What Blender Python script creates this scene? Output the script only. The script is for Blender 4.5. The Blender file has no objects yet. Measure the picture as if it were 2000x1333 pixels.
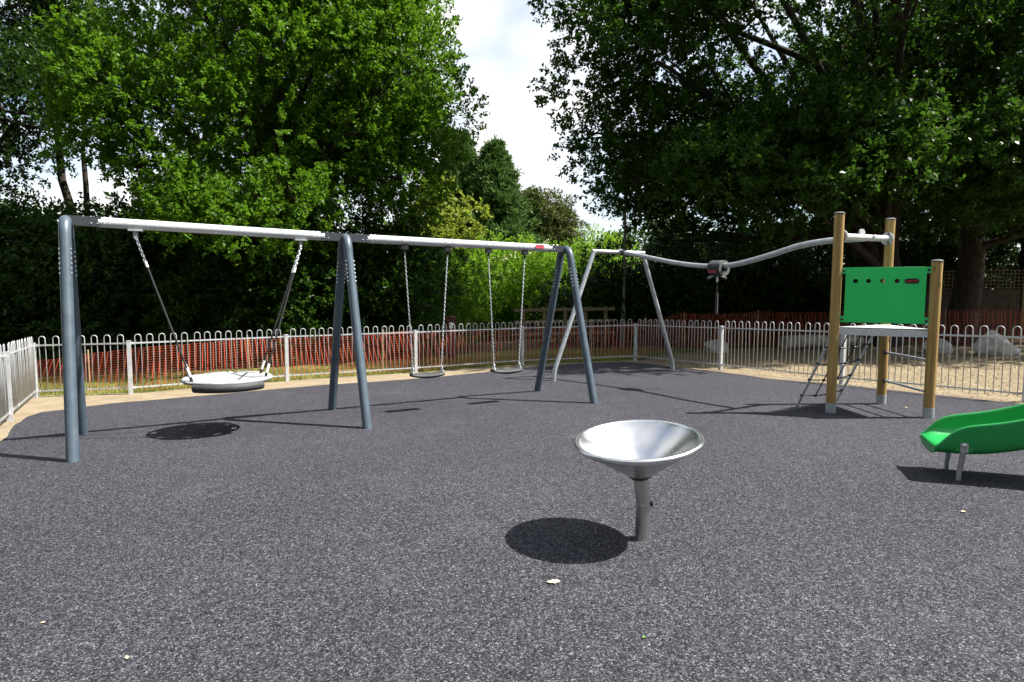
import bpy, math, random
import numpy as np
from mathutils import Vector, Matrix

# ------------------------------------------------------------------ camera, sky, sun, exposure
scene = bpy.context.scene
COL = scene.collection
F_PX, PITCH, ROLL, CAM_H, SX, SY = 1238.4, 4.794, 0.202, 1.52, .0194, -.0266
_pt, _rl = math.radians(PITCH), math.radians(ROLL)
FW = np.array([0, math.cos(_pt), -math.sin(_pt)])
_r0 = np.array([1.0, 0, 0]); _u0 = np.cross(_r0, FW)
RT = _r0 * math.cos(_rl) + _u0 * math.sin(_rl)
UP = -_r0 * math.sin(_rl) + _u0 * math.cos(_rl)
EYE = np.array([0, 0, CAM_H])
cam_data = bpy.data.cameras.new('camera')
cam = bpy.data.objects.new('camera', cam_data); COL.objects.link(cam)
cam_data.sensor_width = 36; cam_data.lens = 36 * F_PX / 2000
cam_data.clip_start = .05; cam_data.clip_end = 2000
m = Matrix.Identity(4)
for i in range(3):
    m[i][0], m[i][1], m[i][2], m[i][3] = RT[i], UP[i], -FW[i], EYE[i]
cam.matrix_world = m
scene.camera = cam

SUN_EL, SUN_AZ = 55.4, -3.5            # degrees; azimuth counted from +X towards +Y
world = bpy.data.worlds.new('World'); scene.world = world; world.use_nodes = True
wn, wl = world.node_tree.nodes, world.node_tree.links
wn.clear()
w_out = wn.new('ShaderNodeOutputWorld')
sky = wn.new('ShaderNodeTexSky'); sky.sky_type = 'NISHITA'; sky.sun_disc = False
sky.sun_elevation = math.radians(SUN_EL); sky.sun_rotation = math.radians(90 - SUN_AZ)
sky.air_density = 1.0; sky.dust_density = 1.2; sky.ozone_density = 1.0
bg_sky = wn.new('ShaderNodeBackground'); bg_sky.inputs['Strength'].default_value = .085
wl.new(sky.outputs[0], bg_sky.inputs['Color'])
tc = wn.new('ShaderNodeTexCoord'); mp = wn.new('ShaderNodeMapping')
mp.inputs['Scale'].default_value = (1, 1, 2.2); mp.inputs['Location'].default_value = (.35, .1, .55)
nz = wn.new('ShaderNodeTexNoise'); nz.inputs['Scale'].default_value = 1.9; nz.inputs['Detail'].default_value = 7
nz.inputs['Roughness'].default_value = .52
rp = wn.new('ShaderNodeValToRGB'); rp.color_ramp.elements[0].position = .40; rp.color_ramp.elements[1].position = .60
bg_cl = wn.new('ShaderNodeBackground'); bg_cl.inputs['Color'].default_value = (1, .99, .98, 1)
bg_cl.inputs['Strength'].default_value = .5
wmix = wn.new('ShaderNodeMixShader')
wl.new(tc.outputs['Generated'], mp.inputs['Vector']); wl.new(mp.outputs[0], nz.inputs['Vector'])
wl.new(nz.outputs['Fac'], rp.inputs['Fac']); wl.new(rp.outputs['Color'], wmix.inputs['Fac'])
wl.new(bg_sky.outputs[0], wmix.inputs[1]); wl.new(bg_cl.outputs[0], wmix.inputs[2])
wl.new(wmix.outputs[0], w_out.inputs['Surface'])

sun_data = bpy.data.lights.new('sun', 'SUN'); sun_data.energy = 5.0; sun_data.angle = math.radians(.53)
sun_data.color = (1, .955, .88)
sun = bpy.data.objects.new('sun', sun_data); COL.objects.link(sun)
_e, _a = math.radians(SUN_EL), math.radians(SUN_AZ)
SUN_DIR = Vector((math.cos(_e) * math.cos(_a), math.cos(_e) * math.sin(_a), math.sin(_e)))
sun.rotation_euler = SUN_DIR.to_track_quat('Z', 'Y').to_euler(); sun.location = SUN_DIR * 40
scene.view_settings.view_transform = 'Standard'; scene.view_settings.look = 'None'
scene.view_settings.exposure = 1.42; scene.view_settings.gamma = 1.0
scene.view_settings.use_curve_mapping = False
scene.render.engine = 'CYCLES'
scene.cycles.max_bounces = 6; scene.cycles.transparent_max_bounces = 6

# ------------------------------------------------------------------ helpers
def gz(x, y): return SX * x + SY * y
def ray(px, py): return FW + RT * (px - 1000) / F_PX - UP * (py - 666.5) / F_PX
def ground_at(px, py, dz=0):                       # pixel -> point on the ground plane
    d = ray(px, py); t = (dz - CAM_H) / (d[2] - SX * d[0] - SY * d[1]); return EYE + d * t
def at_depth(px, py, Y):                           # pixel -> point at a known distance
    d = ray(px, py); return EYE + d * (Y / d[1])
V = lambda *a: np.array(a, float)
def unit(v): v = np.asarray(v, float); return v / np.linalg.norm(v)

MATS = {}
def mat(name, col=(.5, .5, .5), rough=.5, metal=0., spec=.5, var=None, scale=8., bump=0., bscale=60., stretch=None, detail=4):
    mt = bpy.data.materials.new(name); mt.use_nodes = True; MATS[name] = mt
    n, l = mt.node_tree.nodes, mt.node_tree.links; b = n['Principled BSDF']
    b.inputs['Base Color'].default_value = (*col, 1); b.inputs['Roughness'].default_value = rough
    b.inputs['Metallic'].default_value = metal; b.inputs['Specular IOR Level'].default_value = spec
    t = n.new('ShaderNodeTexCoord'); src = t.outputs['Object']
    if stretch:
        mpn = n.new('ShaderNodeMapping'); mpn.inputs['Scale'].default_value = stretch
        l.new(src, mpn.inputs['Vector']); src = mpn.outputs[0]
    if var:
        no = n.new('ShaderNodeTexNoise'); no.inputs['Scale'].default_value = scale; no.inputs['Detail'].default_value = detail
        r = n.new('ShaderNodeValToRGB'); r.color_ramp.elements[0].position = .32; r.color_ramp.elements[1].position = .68
        r.color_ramp.elements[0].color = (*col, 1); r.color_ramp.elements[1].color = (*var, 1)
        l.new(src, no.inputs['Vector']); l.new(no.outputs['Fac'], r.inputs['Fac']); l.new(r.outputs['Color'], b.inputs['Base Color'])
        mr = n.new('ShaderNodeMapRange'); mr.inputs['To Min'].default_value = max(rough - .07, .03); mr.inputs['To Max'].default_value = min(rough + .1, 1)
        l.new(no.outputs['Fac'], mr.inputs['Value']); l.new(mr.outputs[0], b.inputs['Roughness'])
    if bump:
        nb = n.new('ShaderNodeTexNoise'); nb.inputs['Scale'].default_value = bscale; nb.inputs['Detail'].default_value = 5
        bp = n.new('ShaderNodeBump'); bp.inputs['Strength'].default_value = bump; bp.inputs['Distance'].default_value = .01
        l.new(src, nb.inputs['Vector']); l.new(nb.outputs['Fac'], bp.inputs['Height']); l.new(bp.outputs[0], b.inputs['Normal'])
    return mt

def ramp(n, stops):
    r = n.new('ShaderNodeValToRGB'); e = r.color_ramp.elements
    while len(e) < len(stops): e.new(.5)
    for k, (p, c) in enumerate(stops): e[k].position = p; e[k].color = (*c, 1)
    return r

def leaf_mat(name, dark, light, trans, rough=.42, tfac=.3):
    mt = bpy.data.materials.new(name); mt.use_nodes = True; MATS[name] = mt
    n, l = mt.node_tree.nodes, mt.node_tree.links; b = n['Principled BSDF']; out = n['Material Output']
    at = n.new('ShaderNodeAttribute'); at.attribute_name = 'tint'
    r = ramp(n, [(0, dark), (1, light)]); l.new(at.outputs['Fac'], r.inputs['Fac'])
    l.new(r.outputs['Color'], b.inputs['Base Color']); b.inputs['Roughness'].default_value = rough
    b.inputs['Specular IOR Level'].default_value = .16
    tr = n.new('ShaderNodeBsdfTranslucent'); r2 = ramp(n, [(0, tuple(c * .6 for c in trans)), (1, trans)])
    l.new(at.outputs['Fac'], r2.inputs['Fac']); l.new(r2.outputs['Color'], tr.inputs['Color'])
    mx = n.new('ShaderNodeMixShader'); mx.inputs['Fac'].default_value = tfac
    l.new(b.outputs[0], mx.inputs[1]); l.new(tr.outputs[0], mx.inputs[2]); l.new(mx.outputs[0], out.inputs['Surface'])
    return mt

WL = {}                                            # world offset of each part's root
class MB:
    def __init__(s): s.v = []; s.f = []
    def add(s, vs, fs):
        o = len(s.v); s.v += [tuple(map(float, p)) for p in vs]; s.f += [tuple(i + o for i in f) for f in fs]
    def box(s, c, size, rz=0, axes=None):
        c = V(*c); h = np.asarray(size) / 2
        if axes is None:
            ca, sa = math.cos(rz), math.sin(rz); axes = (V(ca, sa, 0), V(-sa, ca, 0), V(0, 0, 1))
        vs = [c + axes[0] * h[0] * i + axes[1] * h[1] * j + axes[2] * h[2] * k for k in (-1, 1) for j in (-1, 1) for i in (-1, 1)]
        s.add(vs, [(0, 2, 3, 1), (4, 5, 7, 6), (0, 1, 5, 4), (2, 6, 7, 3), (0, 4, 6, 2), (1, 3, 7, 5)])
    def beam(s, a, b, w, h, upv=(0, 0, 1)):        # rectangular bar from a to b
        a, b = V(*a), V(*b); x = unit(b - a); y = unit(np.cross(upv, x)); z = np.cross(x, y)
        s.box((a + b) / 2, (np.linalg.norm(b - a), w, h), axes=(x, y, z))
    def tube(s, pts, r, seg=10, cap=True, closed=False):
        pts = [V(*p) for p in pts]; n = len(pts); rs = r if hasattr(r, '__len__') else [r] * n
        tans = []
        for i in range(n):
            if closed: t = pts[(i + 1) % n] - pts[i - 1]
            else: t = pts[min(i + 1, n - 1)] - pts[max(i - 1, 0)]
            tans.append(unit(t))
        ref = V(0, 0, 1) if abs(tans[0][2]) < .9 else V(1, 0, 0)
        nx = unit(np.cross(ref, tans[0])); o = len(s.v)
        for i in range(n):
            nx = unit(nx - tans[i] * (nx @ tans[i])); ny = np.cross(tans[i], nx)
            for k in range(seg):
                a = 2 * math.pi * k / seg
                s.v.append(tuple(pts[i] + (nx * math.cos(a) + ny * math.sin(a)) * rs[i]))
        m_ = n if closed else n - 1
        for i in range(m_):
            j = (i + 1) % n
            for k in range(seg):
                k2 = (k + 1) % seg
                s.f.append((o + i * seg + k, o + i * seg + k2, o + j * seg + k2, o + j * seg + k))
        if cap and not closed:
            s.f.append(tuple(o + k for k in reversed(range(seg)))); s.f.append(tuple(o + (n - 1) * seg + k for k in range(seg)))
    def lathe(s, prof, c, axis=(0, 0, 1), seg=32):  # prof: (radius, height) list, open profile
        c = V(*c); z = unit(axis); x = unit(np.cross(z, V(0, 1, 0) if abs(z[1]) < .9 else V(1, 0, 0))); y = np.cross(z, x); o = len(s.v)
        for r, h in prof:
            for k in range(seg):
                a = 2 * math.pi * k / seg
                s.v.append(tuple(c + z * h + (x * math.cos(a) + y * math.sin(a)) * max(r, 1e-4)))
        for i in range(len(prof) - 1):
            for k in range(seg):
                k2 = (k + 1) % seg
                s.f.append((o + i * seg + k, o + i * seg + k2, o + (i + 1) * seg + k2, o + (i + 1) * seg + k))
    def ball(s, c, r, seg=8, squash=1., axis=(0, 0, 1)):
        n = max(4, seg // 2)
        s.lathe([(r * math.sin(math.pi * i / n), -r * squash * math.cos(math.pi * i / n)) for i in range(n + 1)], c, axis, seg)
    def build(s, name, mt, parent=None, smooth=True, angle=38):
        off = WL.get(parent.name, Vector((0, 0, 0))) if parent else Vector((0, 0, 0))
        me = bpy.data.meshes.new(name)
        me.from_pydata([(p[0] - off.x, p[1] - off.y, p[2] - off.z) for p in s.v], [], s.f)
        return link(name, me, mt, parent, smooth, angle)
def link(name, me, mt, parent=None, smooth=True, angle=38):
    if mt: me.materials.append(MATS[mt] if isinstance(mt, str) else mt)
    if smooth:
        me.shade_smooth(); me.set_sharp_from_angle(angle=math.radians(angle))
    me.update()
    o = bpy.data.objects.new(name, me); COL.objects.link(o)
    if parent:
        o.parent = parent; WL[o.name] = WL[parent.name].copy()
    else: WL[o.name] = Vector((0, 0, 0))
    return o
def tag(o, label=None, cat=None, group=None, kind=None):
    if label: o['label'] = label
    if cat: o['category'] = cat
    if group: o['group'] = group
    if kind: o['kind'] = kind
    return o
def thing(name, label, cat, loc, group=None):
    o = bpy.data.objects.new(name, None); COL.objects.link(o); o.empty_display_size = .2
    o.location = Vector(loc); WL[o.name] = Vector(loc); return tag(o, label, cat, group)
def child_copy(src, parent, loc, rz=0):            # a part that shares its mesh; loc in world space
    o = src.copy(); COL.objects.link(o); o.parent = parent; o.location = Vector(loc) - WL[parent.name]
    o.rotation_euler = (0, 0, rz); WL[o.name] = Vector(loc); return o
def curve_mesh(splines, extrude, bevel=0.):        # flat plate with holes from closed outlines
    cu = bpy.data.curves.new('plate', 'CURVE'); cu.dimensions = '2D'; cu.fill_mode = 'BOTH'; cu.extrude = extrude; cu.bevel_depth = bevel
    for pts in splines:
        sp = cu.splines.new('POLY'); sp.points.add(len(pts) - 1)
        for p, q in zip(sp.points, pts): p.co = (q[0], q[1], 0, 1)
        sp.use_cyclic_u = True
    return bake(cu)
def bake(cu):
    o = bpy.data.objects.new('tmp', cu); COL.objects.link(o)
    dg = bpy.context.evaluated_depsgraph_get(); me = bpy.data.meshes.new_from_object(o.evaluated_get(dg))
    bpy.data.objects.remove(o); bpy.data.curves.remove(cu); me.materials.clear(); return me
def text_mesh(body, size, extrude=.0008, align='CENTER'):
    cu = bpy.data.curves.new('text', 'FONT'); cu.body = body; cu.size = size; cu.extrude = extrude
    cu.align_x = align; cu.align_y = 'CENTER'; cu.offset = size * .012; return bake(cu)
def frame_matrix(o, x, y, z):
    mm = Matrix.Identity(4)
    for i in range(3): mm[i][0], mm[i][1], mm[i][2], mm[i][3] = x[i], y[i], z[i], o[i]
    return mm
def placed(name, me, mm, mt, parent, smooth=False):
    off = WL[parent.name]; me.transform(Matrix.Translation(-off) @ mm); return link(name, me, mt, parent, smooth)
def circle(cx, cy, r, n=24): return [(cx + r * math.cos(2 * math.pi * k / n), cy + r * math.sin(2 * math.pi * k / n)) for k in range(n)]
def stadium(w, h, n=8):
    r = h / 2; a = w / 2 - r; pts = []
    for k in range(n + 1): t = -math.pi / 2 + math.pi * k / n; pts.append((a + r * math.cos(t), r * math.sin(t)))
    for k in range(n + 1): t = math.pi / 2 + math.pi * k / n; pts.append((-a + r * math.cos(t), r * math.sin(t)))
    return pts
def bez(a, b, c, n=8): return [V(*a) * (1 - t) ** 2 + 2 * V(*b) * t * (1 - t) + V(*c) * t * t for t in np.linspace(0, 1, n)]
def smooth_path(pts, k=6):                         # Catmull-Rom
    pts = [V(*p) for p in pts]; q = [2 * pts[0] - pts[1]] + pts + [2 * pts[-1] - pts[-2]]; out = []
    for i in range(1, len(q) - 2):
        for t in np.linspace(0, 1, k, endpoint=False):
            a, b, c, d = q[i - 1], q[i], q[i + 1], q[i + 2]
            out.append(.5 * (2 * b + (c - a) * t + (2 * a - 5 * b + 4 * c - d) * t * t + (3 * b - a - 3 * c + d) * t ** 3))
    return out + [pts[-1]]

# ------------------------------------------------------------------ materials
GALV = mat('galvanised', (.36, .39, .41), .42, .5, .5, (.48, .51, .53), 14, .05, 90)
mat('galvanised_fence', (.40, .415, .43), .45, .25, .5, (.52, .535, .545), 9)
mat('galvanised_beam', (.52, .54, .56), .42, .3, .5, (.64, .66, .67), 30, .06, 160)
mat('steel_leg', (.048, .070, .092), .4, 0, .5, (.064, .090, .115), 7, .04, 200)
mat('dark_bracket', (.028, .034, .042), .45, 0, .5, (.04, .047, .055), 20)
mat('bolt_steel', (.62, .64, .66), .3, .85)
mat('black_plastic', (.012, .012, .014), .42, 0, .5, (.02, .02, .022), 30)
mat('dark_rubber', (.032, .034, .038), .6, 0, .35, (.048, .05, .054), 14, .08, 80)
mat('grey_shell', (.26, .265, .27), .5, 0, .4, (.32, .325, .33), 7)
mat('rope_black', (.018, .018, .02), .7, 0, .3, (.035, .035, .038), 300, .5, 400)
mat('white_ferrule', (.72, .72, .70), .45)
mat('stainless', (.64, .645, .65), .27, 1., .5, (.70, .705, .71), 10)
mat('stainless_brushed', (.50, .49, .47), .34, 1., .5, (.58, .57, .55), 14, .05, 60, (1, 1, .2))
mat('bowl_dirt', (.09, .075, .05), .9, 0, .2, (.22, .19, .14), 40)
def wood_material():
    mt = mat('wood_post', (.25, .152, .046), .62, 0, .3, (.40, .275, .10), 3.0, .3, 30, (9, 9, .45), 10)
    n, l = mt.node_tree.nodes, mt.node_tree.links; b = n['Principled BSDF']; src = b.inputs['Base Color'].links[0].from_socket
    t = n.new('ShaderNodeTexCoord'); mp_ = n.new('ShaderNodeMapping'); mp_.inputs['Scale'].default_value = (9, 9, 3.2); l.new(t.outputs['Object'], mp_.inputs['Vector'])
    vo = n.new('ShaderNodeTexVoronoi'); vo.inputs['Scale'].default_value = .8; l.new(mp_.outputs[0], vo.inputs['Vector'])
    kn = ramp(n, [(0, (1, 1, 1)), (.10, (.85, .85, .85)), (.17, (0, 0, 0))]); l.new(vo.outputs['Distance'], kn.inputs['Fac'])
    m1 = n.new('ShaderNodeMix'); m1.data_type = 'RGBA'; m1.inputs['B'].default_value = (.075, .038, .014, 1); l.new(kn.outputs['Color'], m1.inputs['Factor']); l.new(src, m1.inputs['A'])
    mp2 = n.new('ShaderNodeMapping'); mp2.inputs['Scale'].default_value = (42, 42, .7); l.new(t.outputs['Object'], mp2.inputs['Vector'])
    no = n.new('ShaderNodeTexNoise'); no.inputs['Scale'].default_value = 1.0; no.inputs['Detail'].default_value = 3; l.new(mp2.outputs[0], no.inputs['Vector'])
    ck = ramp(n, [(.66, (0, 0, 0)), (.73, (.8, .8, .8))]); l.new(no.outputs['Fac'], ck.inputs['Fac'])
    m2 = n.new('ShaderNodeMix'); m2.data_type = 'RGBA'; m2.inputs['B'].default_value = (.06, .034, .014, 1); l.new(ck.outputs['Color'], m2.inputs['Factor']); l.new(m1.outputs['Result'], m2.inputs['A'])
    l.new(m2.outputs['Result'], b.inputs['Base Color'])
mat('panel_green', (.022, .56, .125), .4, 0, .5, (.026, .59, .135), 3, .02, 300)
mat('slide_green', (.007, .24, .05), .33, 0, .5, (.012, .275, .06), 2.5, .015, 60)
mat('badge_black', (.012, .01, .012), .35)
mat('badge_red', (.62, .03, .05), .4)
mat('trolley_red', (.24, .02, .025), .5)
mat('net_orange', (.50, .072, .03), .5, 0, .4, (.60, .13, .07), 3)
mat('stake_timber', (.42, .33, .20), .8, 0, .2, (.30, .23, .14), 12)
mat('stone', (.28, .275, .265), .9, 0, .2, (.55, .54, .52), 3.5, .8, 9, None, 8)
mat('log_wood', (.22, .20, .17), .85, 0, .2, (.44, .40, .34), 5, .5, 22, (1, 1, 1))
mat('bark', (.022, .018, .014), .95, 0, .15, (.06, .05, .04), 6, 1.0, 16, (3, 3, .7), 8)
mat('old_timber', (.11, .085, .05), .85, 0, .2, (.2, .155, .09), 7, .4, 30, (4, 4, 1))
mat('dark_boards', (.05, .038, .028), .85, 0, .2, (.085, .062, .045), 5, .3, 30)
mat('lamp_column', (.10, .105, .10), .5, .2, .4, (.16, .165, .16), 4)
mat('sign_red', (.06, .006, .01), .5)
mat('sign_white', (.72, .72, .70), .5)
mat('dry_leaf', (.50, .42, .25), .7, 0, .2, (.62, .54, .34), 40)
mat('green_leaf', (.10, .19, .04), .6)
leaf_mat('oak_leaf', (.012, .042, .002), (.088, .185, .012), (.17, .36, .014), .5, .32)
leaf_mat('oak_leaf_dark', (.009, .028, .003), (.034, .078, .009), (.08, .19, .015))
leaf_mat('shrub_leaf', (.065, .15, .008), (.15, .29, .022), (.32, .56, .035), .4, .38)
leaf_mat('yellow_leaf', (.09, .14, .012), (.19, .24, .03), (.38, .46, .05), .45, .4)
leaf_mat('ivy_and_shaded_leaf', (.011, .032, .005), (.03, .068, .010), (.06, .13, .018), .35, .2)  # ivy tone; also paints shade into the far-left tree crowns
leaf_mat('conifer_leaf', (.04, .09, .018), (.12, .20, .05), (.12, .22, .05), .55, .2)
leaf_mat('olive_leaf', (.035, .05, .011), (.085, .10, .028), (.13, .16, .03), .5, .25)
leaf_mat('flower_cream', (.50, .50, .30), (.68, .66, .46), (.5, .5, .3), .7, .2)
leaf_mat('grass_blade', (.075, .11, .014), (.22, .205, .06), (.22, .26, .05), .6, .3)
leaf_mat('chip', (.13, .10, .06), (.40, .32, .21), (.2, .17, .1), .85, .05)

def rubber_material():
    mt = bpy.data.materials.new('rubber_crumb'); mt.use_nodes = True; MATS['rubber_crumb'] = mt
    n, l = mt.node_tree.nodes, mt.node_tree.links; b = n['Principled BSDF']
    t = n.new('ShaderNodeTexCoord')
    vo = n.new('ShaderNodeTexVoronoi'); vo.inputs['Scale'].default_value = 185; l.new(t.outputs['Object'], vo.inputs['Vector'])
    vo2 = n.new('ShaderNodeTexVoronoi'); vo2.inputs['Scale'].default_value = 78; l.new(t.outputs['Object'], vo2.inputs['Vector'])
    sp = n.new('ShaderNodeSeparateColor'); l.new(vo.outputs['Color'], sp.inputs[0])
    r = ramp(n, [(0, (.008, .008, .011)), (.45, (.026, .026, .033)), (.80, (.060, .060, .072)), (.93, (.105, .105, .12)), (1, (.20, .20, .213))])
    l.new(sp.outputs[0], r.inputs['Fac'])
    sp2 = n.new('ShaderNodeSeparateColor'); l.new(vo2.outputs['Color'], sp2.inputs[0])
    r2 = ramp(n, [(0, (.5, .5, .52)), (.6, (.98, .98, .98)), (1, (1.5, 1.5, 1.5))]); l.new(sp2.outputs[1], r2.inputs['Fac'])
    mu = n.new('ShaderNodeMix'); mu.data_type = 'RGBA'; mu.blend_type = 'MULTIPLY'; mu.inputs['Factor'].default_value = 1
    l.new(r.outputs['Color'], mu.inputs['A']); l.new(r2.outputs['Color'], mu.inputs['B'])
    # dusty scuffs and slow tone drift
    n1 = n.new('ShaderNodeTexNoise'); n1.inputs['Scale'].default_value = 1.6; n1.inputs['Detail'].default_value = 9; n1.inputs['Roughness'].default_value = .68
    l.new(t.outputs['Object'], n1.inputs['Vector'])
    r3 = ramp(n, [(.57, (0, 0, 0)), (.76, (.36, .36, .36))]); l.new(n1.outputs['Fac'], r3.inputs['Fac'])
    m2 = n.new('ShaderNodeMix'); m2.data_type = 'RGBA'; m2.inputs['B'].default_value = (.10, .096, .092, 1)
    l.new(r3.outputs['Color'], m2.inputs['Factor']); l.new(mu.outputs['Result'], m2.inputs['A'])
    n2 = n.new('ShaderNodeTexNoise'); n2.inputs['Scale'].default_value = .35; n2.inputs['Detail'].default_value = 4; l.new(t.outputs['Object'], n2.inputs['Vector'])
    r4 = ramp(n, [(.3, (.86, .86, .87)), (.7, (1.1, 1.1, 1.09))]); l.new(n2.outputs['Fac'], r4.inputs['Fac'])
    m3 = n.new('ShaderNodeMix'); m3.data_type = 'RGBA'; m3.blend_type = 'MULTIPLY'; m3.inputs['Factor'].default_value = 1
    l.new(m2.outputs['Result'], m3.inputs['A']); l.new(r4.outputs['Color'], m3.inputs['B']); l.new(m3.outputs['Result'], b.inputs['Base Color'])
    bp = n.new('ShaderNodeBump'); bp.inputs['Strength'].default_value = .55; bp.inputs['Distance'].default_value = .004
    l.new(vo.outputs['Distance'], bp.inputs['Height']); bp.invert = True; l.new(bp.outputs[0], b.inputs['Normal'])
    b.inputs['Roughness'].default_value = .8; b.inputs['Specular IOR Level'].default_value = .12
rubber_material()
wood_material()
def soil_mat(name, stops, s1, s2, bump):
    mt = bpy.data.materials.new(name); mt.use_nodes = True; MATS[name] = mt
    n, l = mt.node_tree.nodes, mt.node_tree.links; b = n['Principled BSDF']; b.inputs['Roughness'].default_value = .95; b.inputs['Specular IOR Level'].default_value = .15
    t = n.new('ShaderNodeTexCoord'); a = n.new('ShaderNodeTexNoise'); a.inputs['Scale'].default_value = s1; a.inputs['Detail'].default_value = 10; a.inputs['Roughness'].default_value = .66
    c = n.new('ShaderNodeTexNoise'); c.inputs['Scale'].default_value = s2; c.inputs['Detail'].default_value = 6
    l.new(t.outputs['Object'], a.inputs['Vector']); l.new(t.outputs['Object'], c.inputs['Vector'])
    mx = n.new('ShaderNodeMix'); mx.inputs['Factor'].default_value = .5; l.new(a.outputs['Fac'], mx.inputs['A']); l.new(c.outputs['Fac'], mx.inputs['B'])
    r = ramp(n, stops); l.new(mx.outputs['Result'], r.inputs['Fac']); l.new(r.outputs['Color'], b.inputs['Base Color'])
    bp = n.new('ShaderNodeBump'); bp.inputs['Strength'].default_value = bump; bp.inputs['Distance'].default_value = .03
    l.new(c.outputs['Fac'], bp.inputs['Height']); l.new(bp.outputs[0], b.inputs['Normal'])
soil_mat('leaf_mould', [(.3, (.03, .024, .015)), (.5, (.06, .05, .03)), (.7, (.09, .085, .04))], .9, 22, .8)
soil_mat('lawn_soil', [(.34, (.08, .115, .018)), (.5, (.15, .165, .036)), (.66, (.24, .205, .08))], 1.1, 26, .6)
soil_mat('sand', [(.32, (.135, .105, .068)), (.5, (.22, .177, .118)), (.68, (.30, .252, .18))], 2.2, 38, .5)
soil_mat('bark_chips', [(.32, (.11, .09, .058)), (.5, (.22, .18, .115)), (.68, (.33, .272, .178))], 2.6, 55, .9)

# ------------------------------------------------------------------ ground
def sheet(name, pts, lift, mt, depth=0., ragged=0., seed=1):
    rng = random.Random(seed); out = []
    n = len(pts)
    for i in range(n):
        a, b = V(*pts[i][:2]), V(*pts[(i + 1) % n][:2]); k = max(1, int(np.linalg.norm(b - a) / .22)) if ragged and np.linalg.norm(b - a) < 14 else 1
        for j in range(k):
            p = a + (b - a) * j / k
            if ragged and 0 < j: p = p + V(rng.gauss(0, ragged), rng.gauss(0, ragged))
            out.append(p)
    mb = MB(); N = len(out); top = [(p[0], p[1], gz(*p) + lift) for p in out]
    mb.add(top, [tuple(range(N))])
    if depth:
        mb.add([(p[0], p[1], gz(*p) + lift) for p in out] + [(p[0], p[1], gz(*p) + lift - depth) for p in out], [(i, N + i, N + (i + 1) % N, (i + 1) % N) for i in range(N)])
    o = mb.build(name, mt, smooth=False); return tag(o, kind='structure')

mb = MB(); rings = [.5, 20, 45, 90, 200, 500, 900]; SEG = 48
for R_ in rings:
    for k in range(SEG):
        a = 2 * math.pi * k / SEG; rr = min(R_, 45); mb.v.append((R_ * math.cos(a), R_ * math.sin(a), gz(rr * math.cos(a), rr * math.sin(a)) - .05))
for i in range(len(rings) - 1):
    for k in range(SEG): mb.f.append((i * SEG + k, (i + 1) * SEG + k, (i + 1) * SEG + (k + 1) % SEG, i * SEG + (k + 1) % SEG))
mb.f.append(tuple(range(SEG)))
tag(mb.build('ground', 'leaf_mould'), kind='structure')

FENCE_PX = [(70, 775), (255.9, 768), (561, 743), (812, 727), (1020, 712), (1240, 703), (1407, 721), (1644, 748), (2003, 783)]
FP = [ground_at(*p) for p in FENCE_PX]
FL = [FP[0], ground_at(0, 838)]
_d = unit(FL[1] - FL[0]); FL = [FP[0], FP[0] + _d * 2.85, FP[0] + _d * 5.7]
for p in FL: p[2] = gz(p[0], p[1])

lawn = [FP[0] + V(-4, -.6, 0), FP[1] + V(0, .05, 0), FP[2] + V(0, .05, 0), FP[3] + V(0, .05, 0), FP[4] + V(0, .05, 0), FP[5] + V(-.1, .1, 0), V(4.6, 18.6, 0), V(6.4, 20.6, 0), V(5, 23, 0), V(0, 21.5, 0), V(-5, 17.2, 0), V(-9, 15.6, 0), V(-15, 14.5, 0)]
sheet('lawn', lawn, -.034, 'lawn_soil', 0, .05, 3)
chips = [FP[5] + V(.05, -.1, 0), FP[6], FP[7], FP[8], V(9.3, 5.5, 0), V(24, 5, 0), V(26, 19, 0), V(17, 20.5, 0), V(9, 21.3, 0), V(6.3, 20.5, 0), V(4.5, 18.6, 0)]
sheet('bark_chip_bed', chips, -.029, 'bark_chips', 0, .06, 5)
sand = [FL[2] + V(-.35, -1, 0), FL[0] + V(-.35, .25, 0), FP[1] + V(0, .16, 0), FP[2] + V(0, .16, 0), FP[3] + V(0, .16, 0), FP[4] + V(0, .16, 0), FP[5] + V(.1, .2, 0), FP[6] + V(.25, .1, 0), FP[7] + V(.3, .15, 0), FP[8] + V(.3, .2, 0), V(9.6, 5.2, 0), V(9.6, -6, 0), V(-9, -6, 0), V(-4, 3.5, 0)]
sheet('sand_border', sand, -.022, 'sand', 0, .045, 7)
RUB_PX = [(0, 867), (25, 834), (54, 814), (82, 805), (128, 800), (220, 788), (323, 779.5), (420, 771), (520, 762), (634, 752), (760, 744), (860, 736), (950, 727), (1040, 718), (1130, 710), (1215, 707), (1262, 710), (1317, 717.5), (1410, 727), (1500, 740), (1645, 752), (1840, 773), (1998, 789)]
rub = [ground_at(*p) for p in RUB_PX] + [V(8.6, 6.5, 0), V(8.8, -5.5, 0), V(-8, -5.5, 0), V(-4.3, 4.2, 0)]
sheet('rubber_surface', rub, 0, 'rubber_crumb', .06, .012, 9)

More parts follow.
